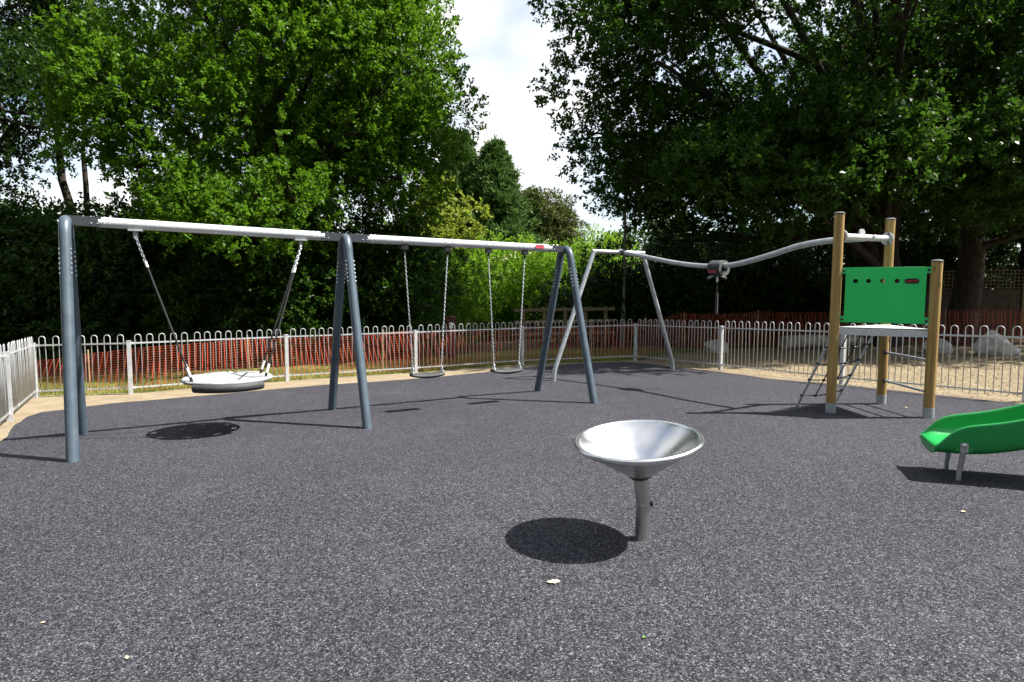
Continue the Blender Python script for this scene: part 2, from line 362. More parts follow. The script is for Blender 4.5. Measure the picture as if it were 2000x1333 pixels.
# ------------------------------------------------------------------ vegetation builders
def np_mesh(name, verts, nq, tint=None, quad=4):
    me = bpy.data.meshes.new(name); nv = len(verts)
    me.vertices.add(nv); me.vertices.foreach_set('co', np.ascontiguousarray(verts, dtype=np.float32).ravel())
    me.loops.add(nv); me.loops.foreach_set('vertex_index', np.arange(nv, dtype=np.int32))
    me.polygons.add(nq); me.polygons.foreach_set('loop_start', np.arange(0, nv, quad, dtype=np.int32))
    if tint is not None:
        a = me.attributes.new('tint', 'FLOAT', 'FACE'); a.data.foreach_set('value', tint.astype(np.float32))
    me.update(calc_edges=True); return me
def rnorm(rng, n):
    v = rng.normal(size=(n, 3)); return v / (np.linalg.norm(v, axis=1, keepdims=True) + 1e-9)
def norm_rows(v): return v / (np.linalg.norm(v, axis=1, keepdims=True) + 1e-9)
def leaves(rng, P, D, per, L, W, slen, upb=.9, wander=.9, fold=.18):
    """leaf quads along short twigs at P pointing along D"""
    n = len(P) * per
    p = np.repeat(P, per, 0); d = np.repeat(D, per, 0); t = rng.random((n, 1))
    base = p + d * t * slen + rnorm(rng, n) * slen * .28 * rng.random((n, 1))
    ld = norm_rows(d * .55 + rnorm(rng, n) * wander)
    nn = rnorm(rng, n) * .75; nn[:, 2] += upb; nn = norm_rows(nn)
    side = norm_rows(np.cross(ld, nn)); nn = np.cross(side, ld)
    l = L * (.65 + .6 * rng.random((n, 1))); w = W * (.7 + .5 * rng.random((n, 1)))
    v = np.empty((n, 4, 3))
    v[:, 0] = base; v[:, 1] = base + ld * l * .55 + side * w * .5 + nn * fold * w; v[:, 2] = base + ld * l; v[:, 3] = base + ld * l * .55 - side * w * .5 + nn * fold * w
    tint = np.clip(np.repeat(rng.random(len(P)), per) * .55 + rng.random(n) * .5, 0, 1)
    return v.reshape(-1, 3), tint
def lobes_in(rng, c, r, n, rl, inner=.45, zmin=None):
    out = []
    while len(out) < n:
        d = rng.normal(size=3); d /= np.linalg.norm(d); q = inner + (1 - inner) * rng.random() ** .6
        p = np.array(c) + d * np.array(r) * q
        if zmin is not None and p[2] < zmin: continue
        out.append((p, rl * (.6 + .75 * rng.random())))
    return out
def sprigs_from(rng, lobes, dens):
    Ps, Ds = [], []
    for c, r in lobes:
        k = max(8, int(dens * r * r)); d = rnorm(rng, k); d[:, 2] += .15; d = norm_rows(d)
        Ps.append(c + d * r * (.45 + .6 * rng.random((k, 1))) * np.array([1, 1, .72])); d2 = d.copy(); d2[:, 2] += .15; Ds.append(norm_rows(d2))
    return np.concatenate(Ps), np.concatenate(Ds)
def trunk_mesh(rng, height, r0, lobes, nlimb, lean=(0, 0), first=.25):
    mb = MB(); top = V(lean[0], lean[1], height)
    path = [V(0, 0, -.15), V(0, 0, .25)] + [V(lean[0] * t ** 1.5 + rng.normal() * .12, lean[1] * t ** 1.5 + rng.normal() * .12, height * t) for t in np.linspace(.12, 1, 9)]
    rs = [r0 * 1.45, r0 * 1.12] + [r0 * (1 - .8 * t) for t in np.linspace(.05, 1, 9)]
    mb.tube(path, rs, 10)
    idx = rng.permutation(len(lobes))[:nlimb]
    for i in idx:
        c, r = lobes[i]; f = np.clip(first + .6 * rng.random() * (c[2] / height), .15, .92); h = f * height
        k = min(int((f * 9)) + 1, 9); s = path[k] * .5 + path[k + 1] * .5 if k + 1 < len(path) else path[k]
        mid = s * .5 + c * .5 + rng.normal(size=3) * .35; mid[2] = s[2] * .35 + c[2] * .65
        pts = bez(s, mid, c, 7); w = r0 * .42 * (1 - .55 * f) * (.7 + .5 * rng.random())
        mb.tube(pts, [w * (1 - .85 * t) + .012 for t in np.linspace(0, 1, 7)], 6, cap=False)
        for _ in range(3):
            e = c + np.clip(rng.normal(size=3), -1, 1) * r * .45; q = pts[4]
            mb.tube(bez(q, (q + e) / 2 + rng.normal(size=3) * .15, e, 4), [w * .3 + .008, w * .22 + .006, w * .12 + .005, .005], 5, cap=False)
    return mb
def off_mesh(mb, name):
    me = bpy.data.meshes.new(name); me.from_pydata(mb.v, [], mb.f); me.shade_smooth(); return me
def make_tree(seed, height, r0, lobes, nlimb, dens, per, L, W, slen, lean=(0, 0), upb=.9, first=.25):
    """returns (trunk mesh, crown mesh) in local space with the foot at the origin"""
    rng = np.random.default_rng(seed)
    tm = off_mesh(trunk_mesh(rng, height, r0, lobes, nlimb, lean, first), 'trunk')
    P, D = sprigs_from(rng, lobes, dens); v, t = leaves(rng, P, D, per, L, W, slen, upb)
    return tm, np_mesh('crown', v, len(t), t)
def plant_tree(meshes, name, label, x, y, leafm, cat='tree', rz=0., sc=1., group=None, barkm='bark', parts=('trunk', 'crown')):
    o = thing(name, label, cat, (x, y, gz(x, y) - .05), group)
    o.rotation_euler = (0, 0, rz); o.scale = (sc, sc, sc)
    for me, pn, mt in zip(meshes, parts, (barkm, leafm)):
        if not me.materials: me.materials.append(MATS[mt])
        c = bpy.data.objects.new(pn, me); COL.objects.link(c); c.parent = o
        if MATS[mt] != me.materials[0]:
            c.material_slots[0].link = 'OBJECT'; c.material_slots[0].material = MATS[mt]
    return o
def local(lobes, x, y): return [(c - V(x, y, gz(x, y) - .05), r) for c, r in lobes]

# ------------------------------------------------------------------ trees: left side
rg = np.random.default_rng(11)
lx, ly = -7.4, 19.6
lo = lobes_in(rg, (-6.7, 19.2, 8.6), (4.9, 4.4, 6.6), 74, 1.35, .5, 2.4)
lo += lobes_in(rg, (-3.5, 19.2, 7.4), (1.9, 2.4, 4.6), 26, 1.1, .3)
lo += lobes_in(rg, (-6.3, 14.5, 3.3), (2.3, .7, 1.0), 22, .58, .2, 1.9)
lo += lobes_in(rg, (-9.3, 15.0, 6.2), (1.5, 1.0, 2.6), 16, .8, .2)
lo += lobes_in(rg, (-5.2, 16.2, 8.2), (2.0, 1.0, 2.0), 14, .85, .2)
big_oak = make_tree(21, 12.5, .38, local(lo, lx, ly), 34, 84, 21, .115, .068, .28)
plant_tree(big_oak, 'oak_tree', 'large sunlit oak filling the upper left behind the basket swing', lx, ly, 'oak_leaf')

rg = np.random.default_rng(12)
lo2 = lobes_in(rg, (0, 0, 10.2), (4.2, 4.2, 4.6), 50, 1.35, .35, 5.4)
tall_oak = make_tree(22, 12, .33, lo2, 26, 52, 17, .14, .085, .36, (.5, .2), first=.5)
plant_tree(tall_oak, 'oak_tree', 'tall shaded tree with bare dark trunk at the far left edge', -18.8, 22.0, 'ivy_and_shaded_leaf', rz=.6)  # this and both slender trees: shade painted by the darker leaf colour
rg = np.random.default_rng(13)
lo3 = lobes_in(rg, (0, 0, 13.6), (2.6, 2.6, 3.0), 22, 1.1, .2, 11)
thin_tree = make_tree(23, 14, .2, lo3, 14, 34, 15, .14, .085, .36, (.3, .1), first=.6)
plant_tree(thin_tree, 'slender_tree', 'thicker dark trunk crossing the sky gap at upper left', -17.0, 24.6, 'ivy_and_shaded_leaf', rz=2.4, sc=1.05)
plant_tree(thin_tree, 'slender_tree', 'slender dark stem beside the larger trunk in the upper left sky gap', -17.0, 25.9, 'ivy_and_shaded_leaf', rz=4.2, sc=.85)
plant_tree(tall_oak, 'oak_tree', 'dark tree standing behind the large sunlit oak', -9.5, 28, 'oak_leaf_dark', rz=4.0, sc=1.05)

# ------------------------------------------------------------------ trees: right side
rg = np.random.default_rng(14)
rx, ry = 12.4, 21.0
lr = lobes_in(rg, (9.8, 20.4, 10.0), (8.0, 6.4, 7.4), 120, 1.45, .42, 3.6)
lr += lobes_in(rg, (4.2, 19.4, 8.6), (2.8, 3.2, 4.2), 34, 1.15, .3, 4.4)
lr += lobes_in(rg, (9.6, 17.0, 4.8), (6.4, 2.7, 1.6), 56, .95, .2, 2.9)
lr += lobes_in(rg, (5.0, 22.5, 4.8), (1.5, 1.5, 1.9), 12, .9, .2, 3.0)
wide_oak = make_tree(24, 13, .5, local(lr, rx, ry), 30, 56, 18, .142, .085, .36, (-.6, 0), first=.2)
rg = np.random.default_rng(17)
ls = lobes_in(rg, (2.2, -.4, 8.8), (6.2, 6.2, 5.6), 84, 1.4, .4, 3.8)
spread_oak = make_tree(27, 11, .46, ls, 34, 44, 16, .14, .085, .36, (.5, 0), first=.3)
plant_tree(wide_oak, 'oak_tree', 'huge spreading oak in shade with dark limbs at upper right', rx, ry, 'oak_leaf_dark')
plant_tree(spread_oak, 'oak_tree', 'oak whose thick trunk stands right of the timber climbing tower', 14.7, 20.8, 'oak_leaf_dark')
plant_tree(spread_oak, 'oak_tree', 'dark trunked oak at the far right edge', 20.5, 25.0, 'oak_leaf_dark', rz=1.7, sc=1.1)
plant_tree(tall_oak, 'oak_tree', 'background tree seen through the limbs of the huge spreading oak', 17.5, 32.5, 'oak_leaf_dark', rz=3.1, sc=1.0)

# ------------------------------------------------------------------ trees and shrubs: middle distance
def make_conifer(seed, h, R, n, L=.30, W=.075):
    rng = np.random.default_rng(seed); mb = MB(); mb.tube([(0, 0, -.15), (0, 0, h * .5), (0, 0, h * .98)], [.2, .12, .015], 8)
    P, D = [], []
    for i in range(n):
        z = (.04 + .96 * rng.random() ** 1.15) * h; a = rng.random() * 6.283; f = 1 - z / h
        ln = R * (f ** .95) * (.5 + .7 * rng.random()) + .12; d = V(math.cos(a), math.sin(a), .35)
        pts = [V(0, 0, z) + V(d[0], d[1], 0) * ln * t + V(0, 0, ln * (.55 * t - .25 * t * t)) for t in np.linspace(.15, 1, 9)]
        if i % 3 == 0: mb.tube([pts[0], pts[4], pts[8]], [.025, .015, .006], 4, cap=False)
        for q, p in enumerate(pts[1:]):
            for _ in range(2):
                P.append(p + rng.normal(size=3) * .10); dd = d * .8 + V(0, 0, .35) + rng.normal(size=3) * .35; D.append(unit(dd))
    v, t = leaves(rng, np.array(P), np.array(D), 6, L, W, .30, .5, .42, .1)
    return off_mesh(mb, 'trunk'), np_mesh('crown', v, len(t), t)
conifer = make_conifer(31, 10.4, 4.0, 950)
plant_tree(conifer, 'conifer_tree', 'pointed dark green conifer right of the large sunlit oak', -.95, 34.5, 'conifer_leaf', sc=.95)
plant_tree(conifer, 'conifer_tree', 'conifer half hidden behind the right edge of the sunlit oak', -2.9, 35.5, 'conifer_leaf', rz=2.2, sc=1.02)
plant_tree(conifer, 'conifer_tree', 'lower conifer just right of the pointed dark green conifer', 1.1, 36.5, 'conifer_leaf', rz=4.1, sc=.74)
rg = np.random.default_rng(15)
lm = lobes_in(rg, (0, 0, 4.6), (1.9, 1.9, 3.5), 34, .8, .4, .8)
round_tree = make_tree(25, 6.5, .18, lm, 14, 120, 13, .16, .08, .3)
plant_tree(round_tree, 'olive_tree', 'olive brown rounded tree below the sky gap', 1.75, 37, 'olive_leaf')
plant_tree(round_tree, 'olive_tree', 'low drooping olive tree at the foot of the sky gap', 3.3, 38, 'olive_leaf', rz=2.6, sc=.8)
rg = np.random.default_rng(16)
lk = lobes_in(rg, (0, 0, 4.8), (1.9, 1.9, 2.6), 26, .8, .3, 1.6)
maple = make_tree(26, 6.2, .13, lk, 14, 46, 12, .18, .13, .34)
plant_tree(maple, 'maple_tree', 'yellow green young tree at the lower right of the sunlit oak', -3.6, 29.5, 'yellow_leaf')

def make_bush(seed, w, d, h, n, rl, dens, per, L, W, slen, upb=.9):
    rng = np.random.default_rng(seed); lb = lobes_in(rng, (0, 0, h * .48), (w, d, h * .5), n, rl, .4, .1)
    mb = MB()
    for c, r in lb[:14]: mb.tube(bez((rng.normal() * .15, rng.normal() * .15, -.1), (c[0] * .3, c[1] * .3, c[2] * .6), c, 5), [.035, .03, .022, .015, .008], 5, cap=False)
    P, D = sprigs_from(rng, lb, dens); v, t = leaves(rng, P, D, per, L, W, slen, upb)
    return off_mesh(mb, 'stems'), np_mesh('foliage', v, len(t), t)
BP = ('stems', 'foliage')
bush_a = make_bush(41, 1.7, 1.4, 3.3, 36, .62, 110, 11, .12, .055, .3)
bush_b = make_bush(42, 2.0, 1.3, 3.6, 40, .7, 90, 11, .12, .07, .3)
bush_c = make_bush(43, 2.4, 1.8, 5.0, 46, .85, 62, 11, .14, .085, .32)
def bush(ms, label, px, Y, leafm, rz, sc, name='shrub', group=None):
    p = at_depth(px, 640, Y); return plant_tree(ms, name, label, p[0], Y, leafm, 'shrub', rz, sc, group, 'bark', BP)
bush(bush_a, 'bright green shrub seen between the two chain swings', 940, 29.0, 'shrub_leaf', .2, 1.3)
el = bush(bush_a, 'elder shrub with cream flower heads under the red beam badge', 1035, 29.5, 'shrub_leaf', 2.1, 1.3, 'elder_shrub')
rng = np.random.default_rng(44)
a_ = rng.random(46) * 6.283; zz = 1.6 + rng.random(46) * 1.75; rr = 1.55 * np.sqrt(np.clip(1 - ((zz - 1.7) / 1.9) ** 2, .05, 1))
FPp = np.stack([np.cos(a_) * rr, np.sin(a_) * rr, zz], 1); FPp = np.concatenate([FPp + rng.normal(size=FPp.shape) * .045 for _ in range(5)])
fv, ft = leaves(rng, FPp, np.tile([0, 0, 1.], (len(FPp), 1)), 5, .06, .05, .06, 1.5)
fo = bpy.data.objects.new('flower_heads', np_mesh('flower_heads', fv, len(ft), ft)); COL.objects.link(fo); fo.parent = el; fo.data.materials.append(MATS['flower_cream'])
bush(bush_a, 'small bright green sapling above the track ride frame', 1172, 31.0, 'shrub_leaf', 4.0, 1.42, 'sapling')
bush(bush_a, 'pale green shrub behind the top of the end swing frame', 1092, 31.0, 'shrub_leaf', 1.1, 1.22)
bush(bush_b, 'dark hedge shrub behind the post and rail fence', 1120, 25.5, 'ivy_and_shaded_leaf', .3, .72, 'hedge_shrub')
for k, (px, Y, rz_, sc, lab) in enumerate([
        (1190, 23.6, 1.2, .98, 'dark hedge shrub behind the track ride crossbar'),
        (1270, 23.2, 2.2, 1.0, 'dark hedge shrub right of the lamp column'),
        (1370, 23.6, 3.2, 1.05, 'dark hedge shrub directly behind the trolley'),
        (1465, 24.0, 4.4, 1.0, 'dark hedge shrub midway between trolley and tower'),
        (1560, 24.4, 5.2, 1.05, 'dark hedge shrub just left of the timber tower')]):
    bush(bush_b, lab, px, Y, 'ivy_and_shaded_leaf', rz_, sc, 'hedge_shrub', 'dark hedge along the right')
for k, (px, Y, rz_, sc, lf, lab) in enumerate([
        (-40, 17.5, .4, .95, 'ivy_and_shaded_leaf', 'dark undergrowth bush at the left picture edge'),
        (60, 18.5, 1.4, .95, 'oak_leaf_dark', 'dark undergrowth bush above the fence corner'),
        (215, 18.0, 2.0, .9, 'ivy_and_shaded_leaf', 'dark undergrowth bush right of the first swing leg'),
        (330, 19.5, 3.1, .9, 'oak_leaf_dark', 'dark undergrowth bush behind the left basket rope'),
        (450, 18.2, 4.0, .74, 'ivy_and_shaded_leaf', 'low dark undergrowth bush behind the basket seat'),
        (590, 19.0, 5.0, .86, 'oak_leaf_dark', 'dark undergrowth bush behind the right basket ropes'),
        (700, 19.4, .9, .8, 'ivy_and_shaded_leaf', 'dark undergrowth bush behind the middle swing frame'),
        (790, 19.8, 2.7, .8, 'oak_leaf_dark', 'dark undergrowth bush behind the first chain swing'),
        (860, 24.5, 3.6, .78, 'shrub_leaf', 'half lit bush behind the first chain swing right chain'),
        (130, 24.0, 5.6, 1.0, 'oak_leaf_dark', 'tall dark bush below the upper left sky gap'),
        (540, 25.0, 1.9, 1.15, 'ivy_and_shaded_leaf', 'tall dark bush under the large sunlit oak'),
        (340, 26.0, .2, 1.2, 'ivy_and_shaded_leaf', 'deep shaded bush far behind the basket swing')]):
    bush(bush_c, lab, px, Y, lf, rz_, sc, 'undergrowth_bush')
for k, (px, Y, rz_, sc, lab) in enumerate([
        (1650, 27.5, .6, 1.1, 'dark bush behind the timber tower panel'),
        (1790, 28.0, 1.9, 1.1, 'dark bush behind the short timber post'),
        (1950, 28.5, 3.0, 1.15, 'dark bush behind the trellis at right edge'),
        (1500, 28.0, 4.1, 1.1, 'tall dark bush behind the hedge left of the tower'),
        (1340, 28.0, 5.3, 1.0, 'tall dark bush behind the hedge and trolley')]):
    bush(bush_c, lab, px, Y, 'ivy_and_shaded_leaf', rz_, sc, 'undergrowth_bush')
# far wood behind everything: reads as one dark mass
rng = np.random.default_rng(51); n = 5200
X = rng.uniform(-48, 52, n); Yv = rng.uniform(40, 50, n); hmax = np.where((X > -4.5) & (X < 5.5), 3.6, 7.2 + 1.3 * np.sin(X * .7)); Z = rng.random(n) * hmax
P = np.stack([X, Yv, Z + SX * X * .5 - 1.1], 1); fv, ft = leaves(rng, P, rnorm(rng, n), 9, .5, .3, .8)
wood = bpy.data.objects.new('distant_wood', np_mesh('distant_wood', fv, len(ft), ft)); COL.objects.link(wood); wood.data.materials.append(MATS['ivy_and_shaded_leaf'])
tag(wood, 'dark mass of far woodland behind all the trees', 'woodland', kind='stuff')

rng = np.random.default_rng(52); n = 9000  # trees out of view, added to block low sky and deepen the shadows
A2 = rng.uniform(math.radians(150), math.radians(388), n); RR = rng.uniform(15, 23, n) * np.where(np.cos(A2) > .3, 1.15, 1.0)
hm = 12.0 + 2.0 * np.sin(A2 * 9) + 1.2 * np.sin(A2 * 23); P = np.stack([RR * np.cos(A2), RR * np.sin(A2), rng.random(n) * hm], 1)
P = P[(P[:, 1] < 9) & ~((P[:, 0] > 0) & (P[:, 2] > 11.5))]
fv, ft = leaves(rng, P, rnorm(rng, len(P)), 9, .5, .32, .9)
ring = bpy.data.objects.new('surrounding_wood', np_mesh('surrounding_wood', fv, len(ft), ft)); COL.objects.link(ring); ring.data.materials.append(MATS['oak_leaf_dark'])
tag(ring, 'added belt of unseen woodland around the viewpoint that cuts the skylight', 'woodland', kind='stuff')

# grass blades on the lawn and chips on the bed
def blades(name, poly, n, seed, L, W, mt, label, cat, lift, flat=False, keep=None):
    rng = np.random.default_rng(seed); q = np.array([p[:2] for p in poly]); lo_, hi_ = q.min(0), q.max(0)
    pts = rng.uniform(lo_, hi_, (n * 3, 2)); ins = np.zeros(len(pts), bool); j = len(q) - 1
    for i in range(len(q)):
        c = ((q[i, 1] > pts[:, 1]) != (q[j, 1] > pts[:, 1])) & (pts[:, 0] < (q[j, 0] - q[i, 0]) * (pts[:, 1] - q[i, 1]) / (q[j, 1] - q[i, 1] + 1e-9) + q[i, 0]); ins ^= c; j = i
    pts = pts[ins][:n]; k = len(pts)
    if not flat:
        cl = np.sin(pts[:, 0] * 2.3 + np.sin(pts[:, 1] * 1.7)) * np.sin(pts[:, 1] * 2.9 + 1) ; pts = pts[rng.random(k) < .62 + .38 * cl]; k = len(pts)
    base = np.stack([pts[:, 0], pts[:, 1], SX * pts[:, 0] + SY * pts[:, 1] + lift], 1); a = rng.random(k) * 6.283
    s = np.stack([np.cos(a), np.sin(a), np.zeros(k)], 1); l = (L * (.5 + rng.random(k)))[:, None]; w = (W * (.6 + .8 * rng.random(k)))[:, None]
    v = np.empty((k, 3, 3))
    if flat:
        d = np.stack([-np.sin(a), np.cos(a), rng.normal(size=k) * .25], 1); base[:, 2] += .004 + rng.random(k) * .012
        v[:, 0] = base - s * w; v[:, 1] = base + s * w + V(0, 0, .004); v[:, 2] = base + d * l
    else:
        tip = rng.normal(size=(k, 3)) * .5; tip[:, 2] = 1; v[:, 0] = base - s * w; v[:, 1] = base + s * w; v[:, 2] = base + tip * l
    t = rng.random(k); o = bpy.data.objects.new(name, np_mesh(name, v.reshape(-1, 3), k, t, 3)); COL.objects.link(o); o.data.materials.append(MATS[mt])
    return tag(o, label, cat, kind='stuff')
near_lawn = [FP[0] + V(-1.5, .1, 0)] + [FP[i] + V(-.05, .12, 0) for i in range(1, 6)] + [V(6, 20, 0), V(4, 21, 0), V(-4, 17, 0), V(-9, 15.3, 0), V(-13, 14, 0)]
blades('grass', near_lawn, 52000, 61, .055, .006, 'grass_blade', 'short patchy yellow green grass beyond the back fence', 'grass', -.034)
near_chip = [FP[5], FP[6], FP[7], FP[8], V(10.5, 8.5, 0), V(15, 15, 0), V(13, 19, 0), V(6, 20, 0)]
blades('bark_chips', near_chip, 26000, 62, .045, .011, 'chip', 'loose pale bark chips beyond the right fence', 'bark chips', -.029, True)
blades('sand_debris', [FP[6] + V(-.3, -.2, 0), FP[6] + V(.1, 0, 0), FP[8] + V(.1, 0, 0), FP[8] + V(-.35, -.2, 0)], 1500, 63, .03, .008, 'chip', 'loose bits on the sand along the right fence foot', 'debris', -.022, True)

# ------------------------------------------------------------------ bow top fence
HOOP_H, HOOP_R = 1.085, .05
def hoop_mesh():
    mb = MB(); pts = [V(-HOOP_R, 0, .06), V(-HOOP_R, 0, HOOP_H - HOOP_R)]
    pts += [V(-HOOP_R * math.cos(t), 0, HOOP_H - HOOP_R + HOOP_R * math.sin(t)) for t in np.linspace(0, math.pi, 9)[1:-1]]
    pts += [V(HOOP_R, 0, HOOP_H - HOOP_R), V(HOOP_R, 0, .06)]
    mb.tube(pts, .0075, 6); me = bpy.data.meshes.new('hoop'); me.from_pydata(mb.v, [], mb.f); me.shade_smooth(); me.materials.append(MATS['galvanised_fence']); return me
HOOP = hoop_mesh(); HR = random.Random(5)
def fence_run(label, pts, n_per):
    t = thing('bow_top_fence', label, 'fence', pts[0], 'bow top metal fence runs')
    for i, p in enumerate(pts):
        if not (i == 0 and label in NO_FIRST):
            b = MB(); g = gz(p[0], p[1]); dd = pts[min(i + 1, len(pts) - 1)] - pts[max(i - 1, 0)]; rz = math.atan2(dd[1], dd[0])
            b.box((p[0], p[1], g + .46), (.07, .07, 1.0), rz); b.box((p[0], p[1], g + .966), (.076, .076, .012), rz)
            b.build('post', 'galvanised_fence', t, smooth=False)
    for i in range(len(pts) - 1):
        a, b_ = pts[i], pts[i + 1]; d = unit((b_ - a) * V(1, 1, 0)); ln = np.linalg.norm((b_ - a)[:2]); rz = math.atan2(d[1], d[0])
        A_, B_ = a + d * .05, b_ - d * .05
        for h in (.10, .925):
            r = MB(); r.beam((A_[0], A_[1], gz(*A_[:2]) + h), (B_[0], B_[1], gz(*B_[:2]) + h), .010, .027); rail = r.build('rail', 'galvanised_fence', t, smooth=False)
            for q in (A_, B_):
                c = MB(); c.box((q[0], q[1], gz(*q[:2]) + h), (.07, .020, .042), rz); c.build('clamp', 'galvanised_fence', rail, smooth=False)
        n = n_per[i]; pitch = (ln - .1) / n
        for k in range(n):
            q = A_ + d * pitch * (k + .5); o = bpy.data.objects.new('bow', HOOP); COL.objects.link(o); o.parent = t
            o.location = Vector((q[0], q[1], gz(*q[:2]))) - WL[t.name]; o.rotation_euler = (HR.gauss(0, .008), HR.gauss(0, .008), rz + HR.gauss(0, .03))
    return t
NO_FIRST = ('galvanised bow top fence on the right behind the timber tower', 'galvanised bow top fence seen edge on at the left picture edge')
fence_run('galvanised bow top fence along the back behind the swings', FP[:6], [7, 14, 14, 14, 14])
fence_run('galvanised bow top fence on the right behind the timber tower', FP[5:9], [14, 14, 13])
fence_run('galvanised bow top fence seen edge on at the left picture edge', FL, [14, 14])

# ------------------------------------------------------------------ orange barrier netting
def netting(label, pts, tops, seed, lean):
    """pts: plan points; tops: height of the top edge above ground at each point"""
    rng = np.random.default_rng(seed); pts = [V(*p[:2]) for p in pts]
    sl = [0]
    for i in range(1, len(pts)): sl.append(sl[-1] + np.linalg.norm(pts[i] - pts[i - 1]))
    S = np.arange(0, sl[-1], .11); X = np.interp(S, sl, [p[0] for p in pts]); Y = np.interp(S, sl, [p[1] for p in pts]); T = np.interp(S, sl, tops)
    T = T - .05 * np.abs(np.sin(S * .95)) + rng.normal(size=len(S)) * .004
    rows = 18; f = np.linspace(0, 1, rows)
    skew = lean * np.sin(S * .37 + 1)[:, None] * f[None, :] * .2 + rng.normal(size=(len(S), 1)) * .02 * f[None, :]
    bul = .05 * np.sin(S * 1.7)[:, None] * np.sin(f * 2.6)[None, :] + .02 * np.sin(S * 5.1)[:, None] * f[None, :]
    tx = np.gradient(X, S); ty = np.gradient(Y, S); nx, ny = -ty, tx
    XX = X[:, None] + tx[:, None] * skew + nx[:, None] * bul; YY = Y[:, None] + ty[:, None] * skew + ny[:, None] * bul
    ZZ = (SX * XX + SY * YY) + .01 + T[:, None] * f[None, :]
    G = np.stack([XX, YY, ZZ], 2); q = []
    hz = np.array([0, 0, .0024])
    a, b = G[:-1], G[1:]; q.append(np.stack([a - hz, b - hz, b + hz, a + hz], 2).reshape(-1, 4, 3))
    tv = np.stack([tx, ty, np.zeros_like(tx)], 1)[:, None, :] * .0058
    a, b = G[:, :-1], G[:, 1:]; o_ = np.stack([nx, ny, np.zeros_like(nx)], 1)[:, None, :] * .002
    q.append(np.stack([a - tv + o_, a + tv + o_, b + tv + o_, b - tv + o_], 2).reshape(-1, 4, 3))
    q = np.concatenate(q); o = thing('barrier_netting', label, 'netting', (pts[0][0], pts[0][1], gz(*pts[0])), 'orange barrier netting')
    me = np_mesh('mesh', (q.reshape(-1, 3) - np.array(WL[o.name])), len(q)); tag(link('mesh', me, 'net_orange', o, False), kind='stuff')
    for s in np.arange(.6, sl[-1], 2.9):
        x, y, h = np.interp(s, sl, [p[0] for p in pts]), np.interp(s, sl, [p[1] for p in pts]), np.interp(s, sl, tops)
        b_ = MB(); b_.tube([(x + .02, y + .03, gz(x, y) - .1), (x + .02 + rng.normal() * .02, y + .03, gz(x, y) + h + .07)], .013, 6); b_.build('stake', 'stake_timber', o)
back = lambda p, d: (p[0] + d * .1, p[1] + d)
netting('orange mesh barrier netting hung behind the back fence', [(-11.5, 11.6), back(FP[0], .45), back(FP[1], .4), back(FP[2], .45), back(FP[3], .5), back(FP[4], .5), back(FP[5], .75)], [.55, .66, .86, .93, .93, .95, .98], 71, 1)
netting('orange mesh barrier netting stretched under the oaks at right', [(3.5, 17.7), (5.2, 20.3), (8.5, 21.5), (12, 21.0), (17, 19.5), (22, 18)], [1.0, 1.15, 1.14, 1.14, 1.1, 1.1], 72, 1)

# ------------------------------------------------------------------ background fences, lamp column, notice box
def timber_post_rail():
    Y = 20.6; p0, p1 = at_depth(1022, 640, Y), at_depth(1182, 640, Y + .8)
    t = thing('post_and_rail_fence', 'weathered timber post and rail fence in front of the dark hedge', 'fence', (p0[0], p0[1], gz(*p0[:2])))
    n = 5
    for k in range(n):
        p = p0 + (p1 - p0) * k / (n - 1); b = MB(); b.box((p[0], p[1], gz(*p[:2]) + .68), (.11, .11, 1.46)); b.build('post', 'old_timber', t, smooth=False)
    for h in (.55, .95, 1.34):
        b = MB(); b.beam((p0[0] - .3, p0[1] - .07, gz(*p0[:2]) + h), (p1[0] + .3, p1[1] - .07, gz(*p1[:2]) + h), .035, .10); b.build('rail', 'old_timber', t, smooth=False)
timber_post_rail()
def trellis_fence():
    a, b = V(10.9, 25.9, 0), V(23.5, 24.3, 0); d = unit(b - a); rz = math.atan2(d[1], d[0]); ln = np.linalg.norm(b - a)
    t = thing('board_fence', 'dark board fence topped with square trellis behind the oaks', 'fence', (a[0], a[1], gz(*a[:2])))
    n = 7; pitch = ln / n
    for k in range(n + 1):
        p = a + d * pitch * k; m_ = MB(); m_.box((p[0], p[1], gz(*p[:2]) + 1.3), (.1, .1, 2.7), rz); m_.build('post', 'old_timber', t, smooth=False)
    for k in range(n):
        p = a + d * pitch * k; pn = MB()
        q = p + d * pitch * .5; g = gz(*q[:2])
        for h in (.35, 1.0, 1.65): pn.box((q[0], q[1] + .04, g + h), (pitch - .12, .04, .08), rz)
        panel = pn.build('panel', 'dark_boards', t, smooth=False)
        for j in range(12):
            c = p + d * (.1 + (pitch - .2) * (j + .5) / 12); w = MB(); w.box((c[0], c[1] - .002 * (j % 2), g + .92), ((pitch - .2) / 12 - .008, .02, 1.8), rz); w.build('board', 'dark_boards', panel, smooth=False)
        tr = MB()
        for j in range(13):
            c = p + d * (.06 + (pitch - .12) * j / 12); tr.box((c[0], c[1], g + 2.22), (.022, .016, .74), rz)
        for j in range(6): tr.box((q[0], q[1] - .018, g + 1.88 + j * .136), (pitch - .1, .016, .022), rz)
        tr.build('trellis', 'old_timber', t, smooth=False)
trellis_fence()
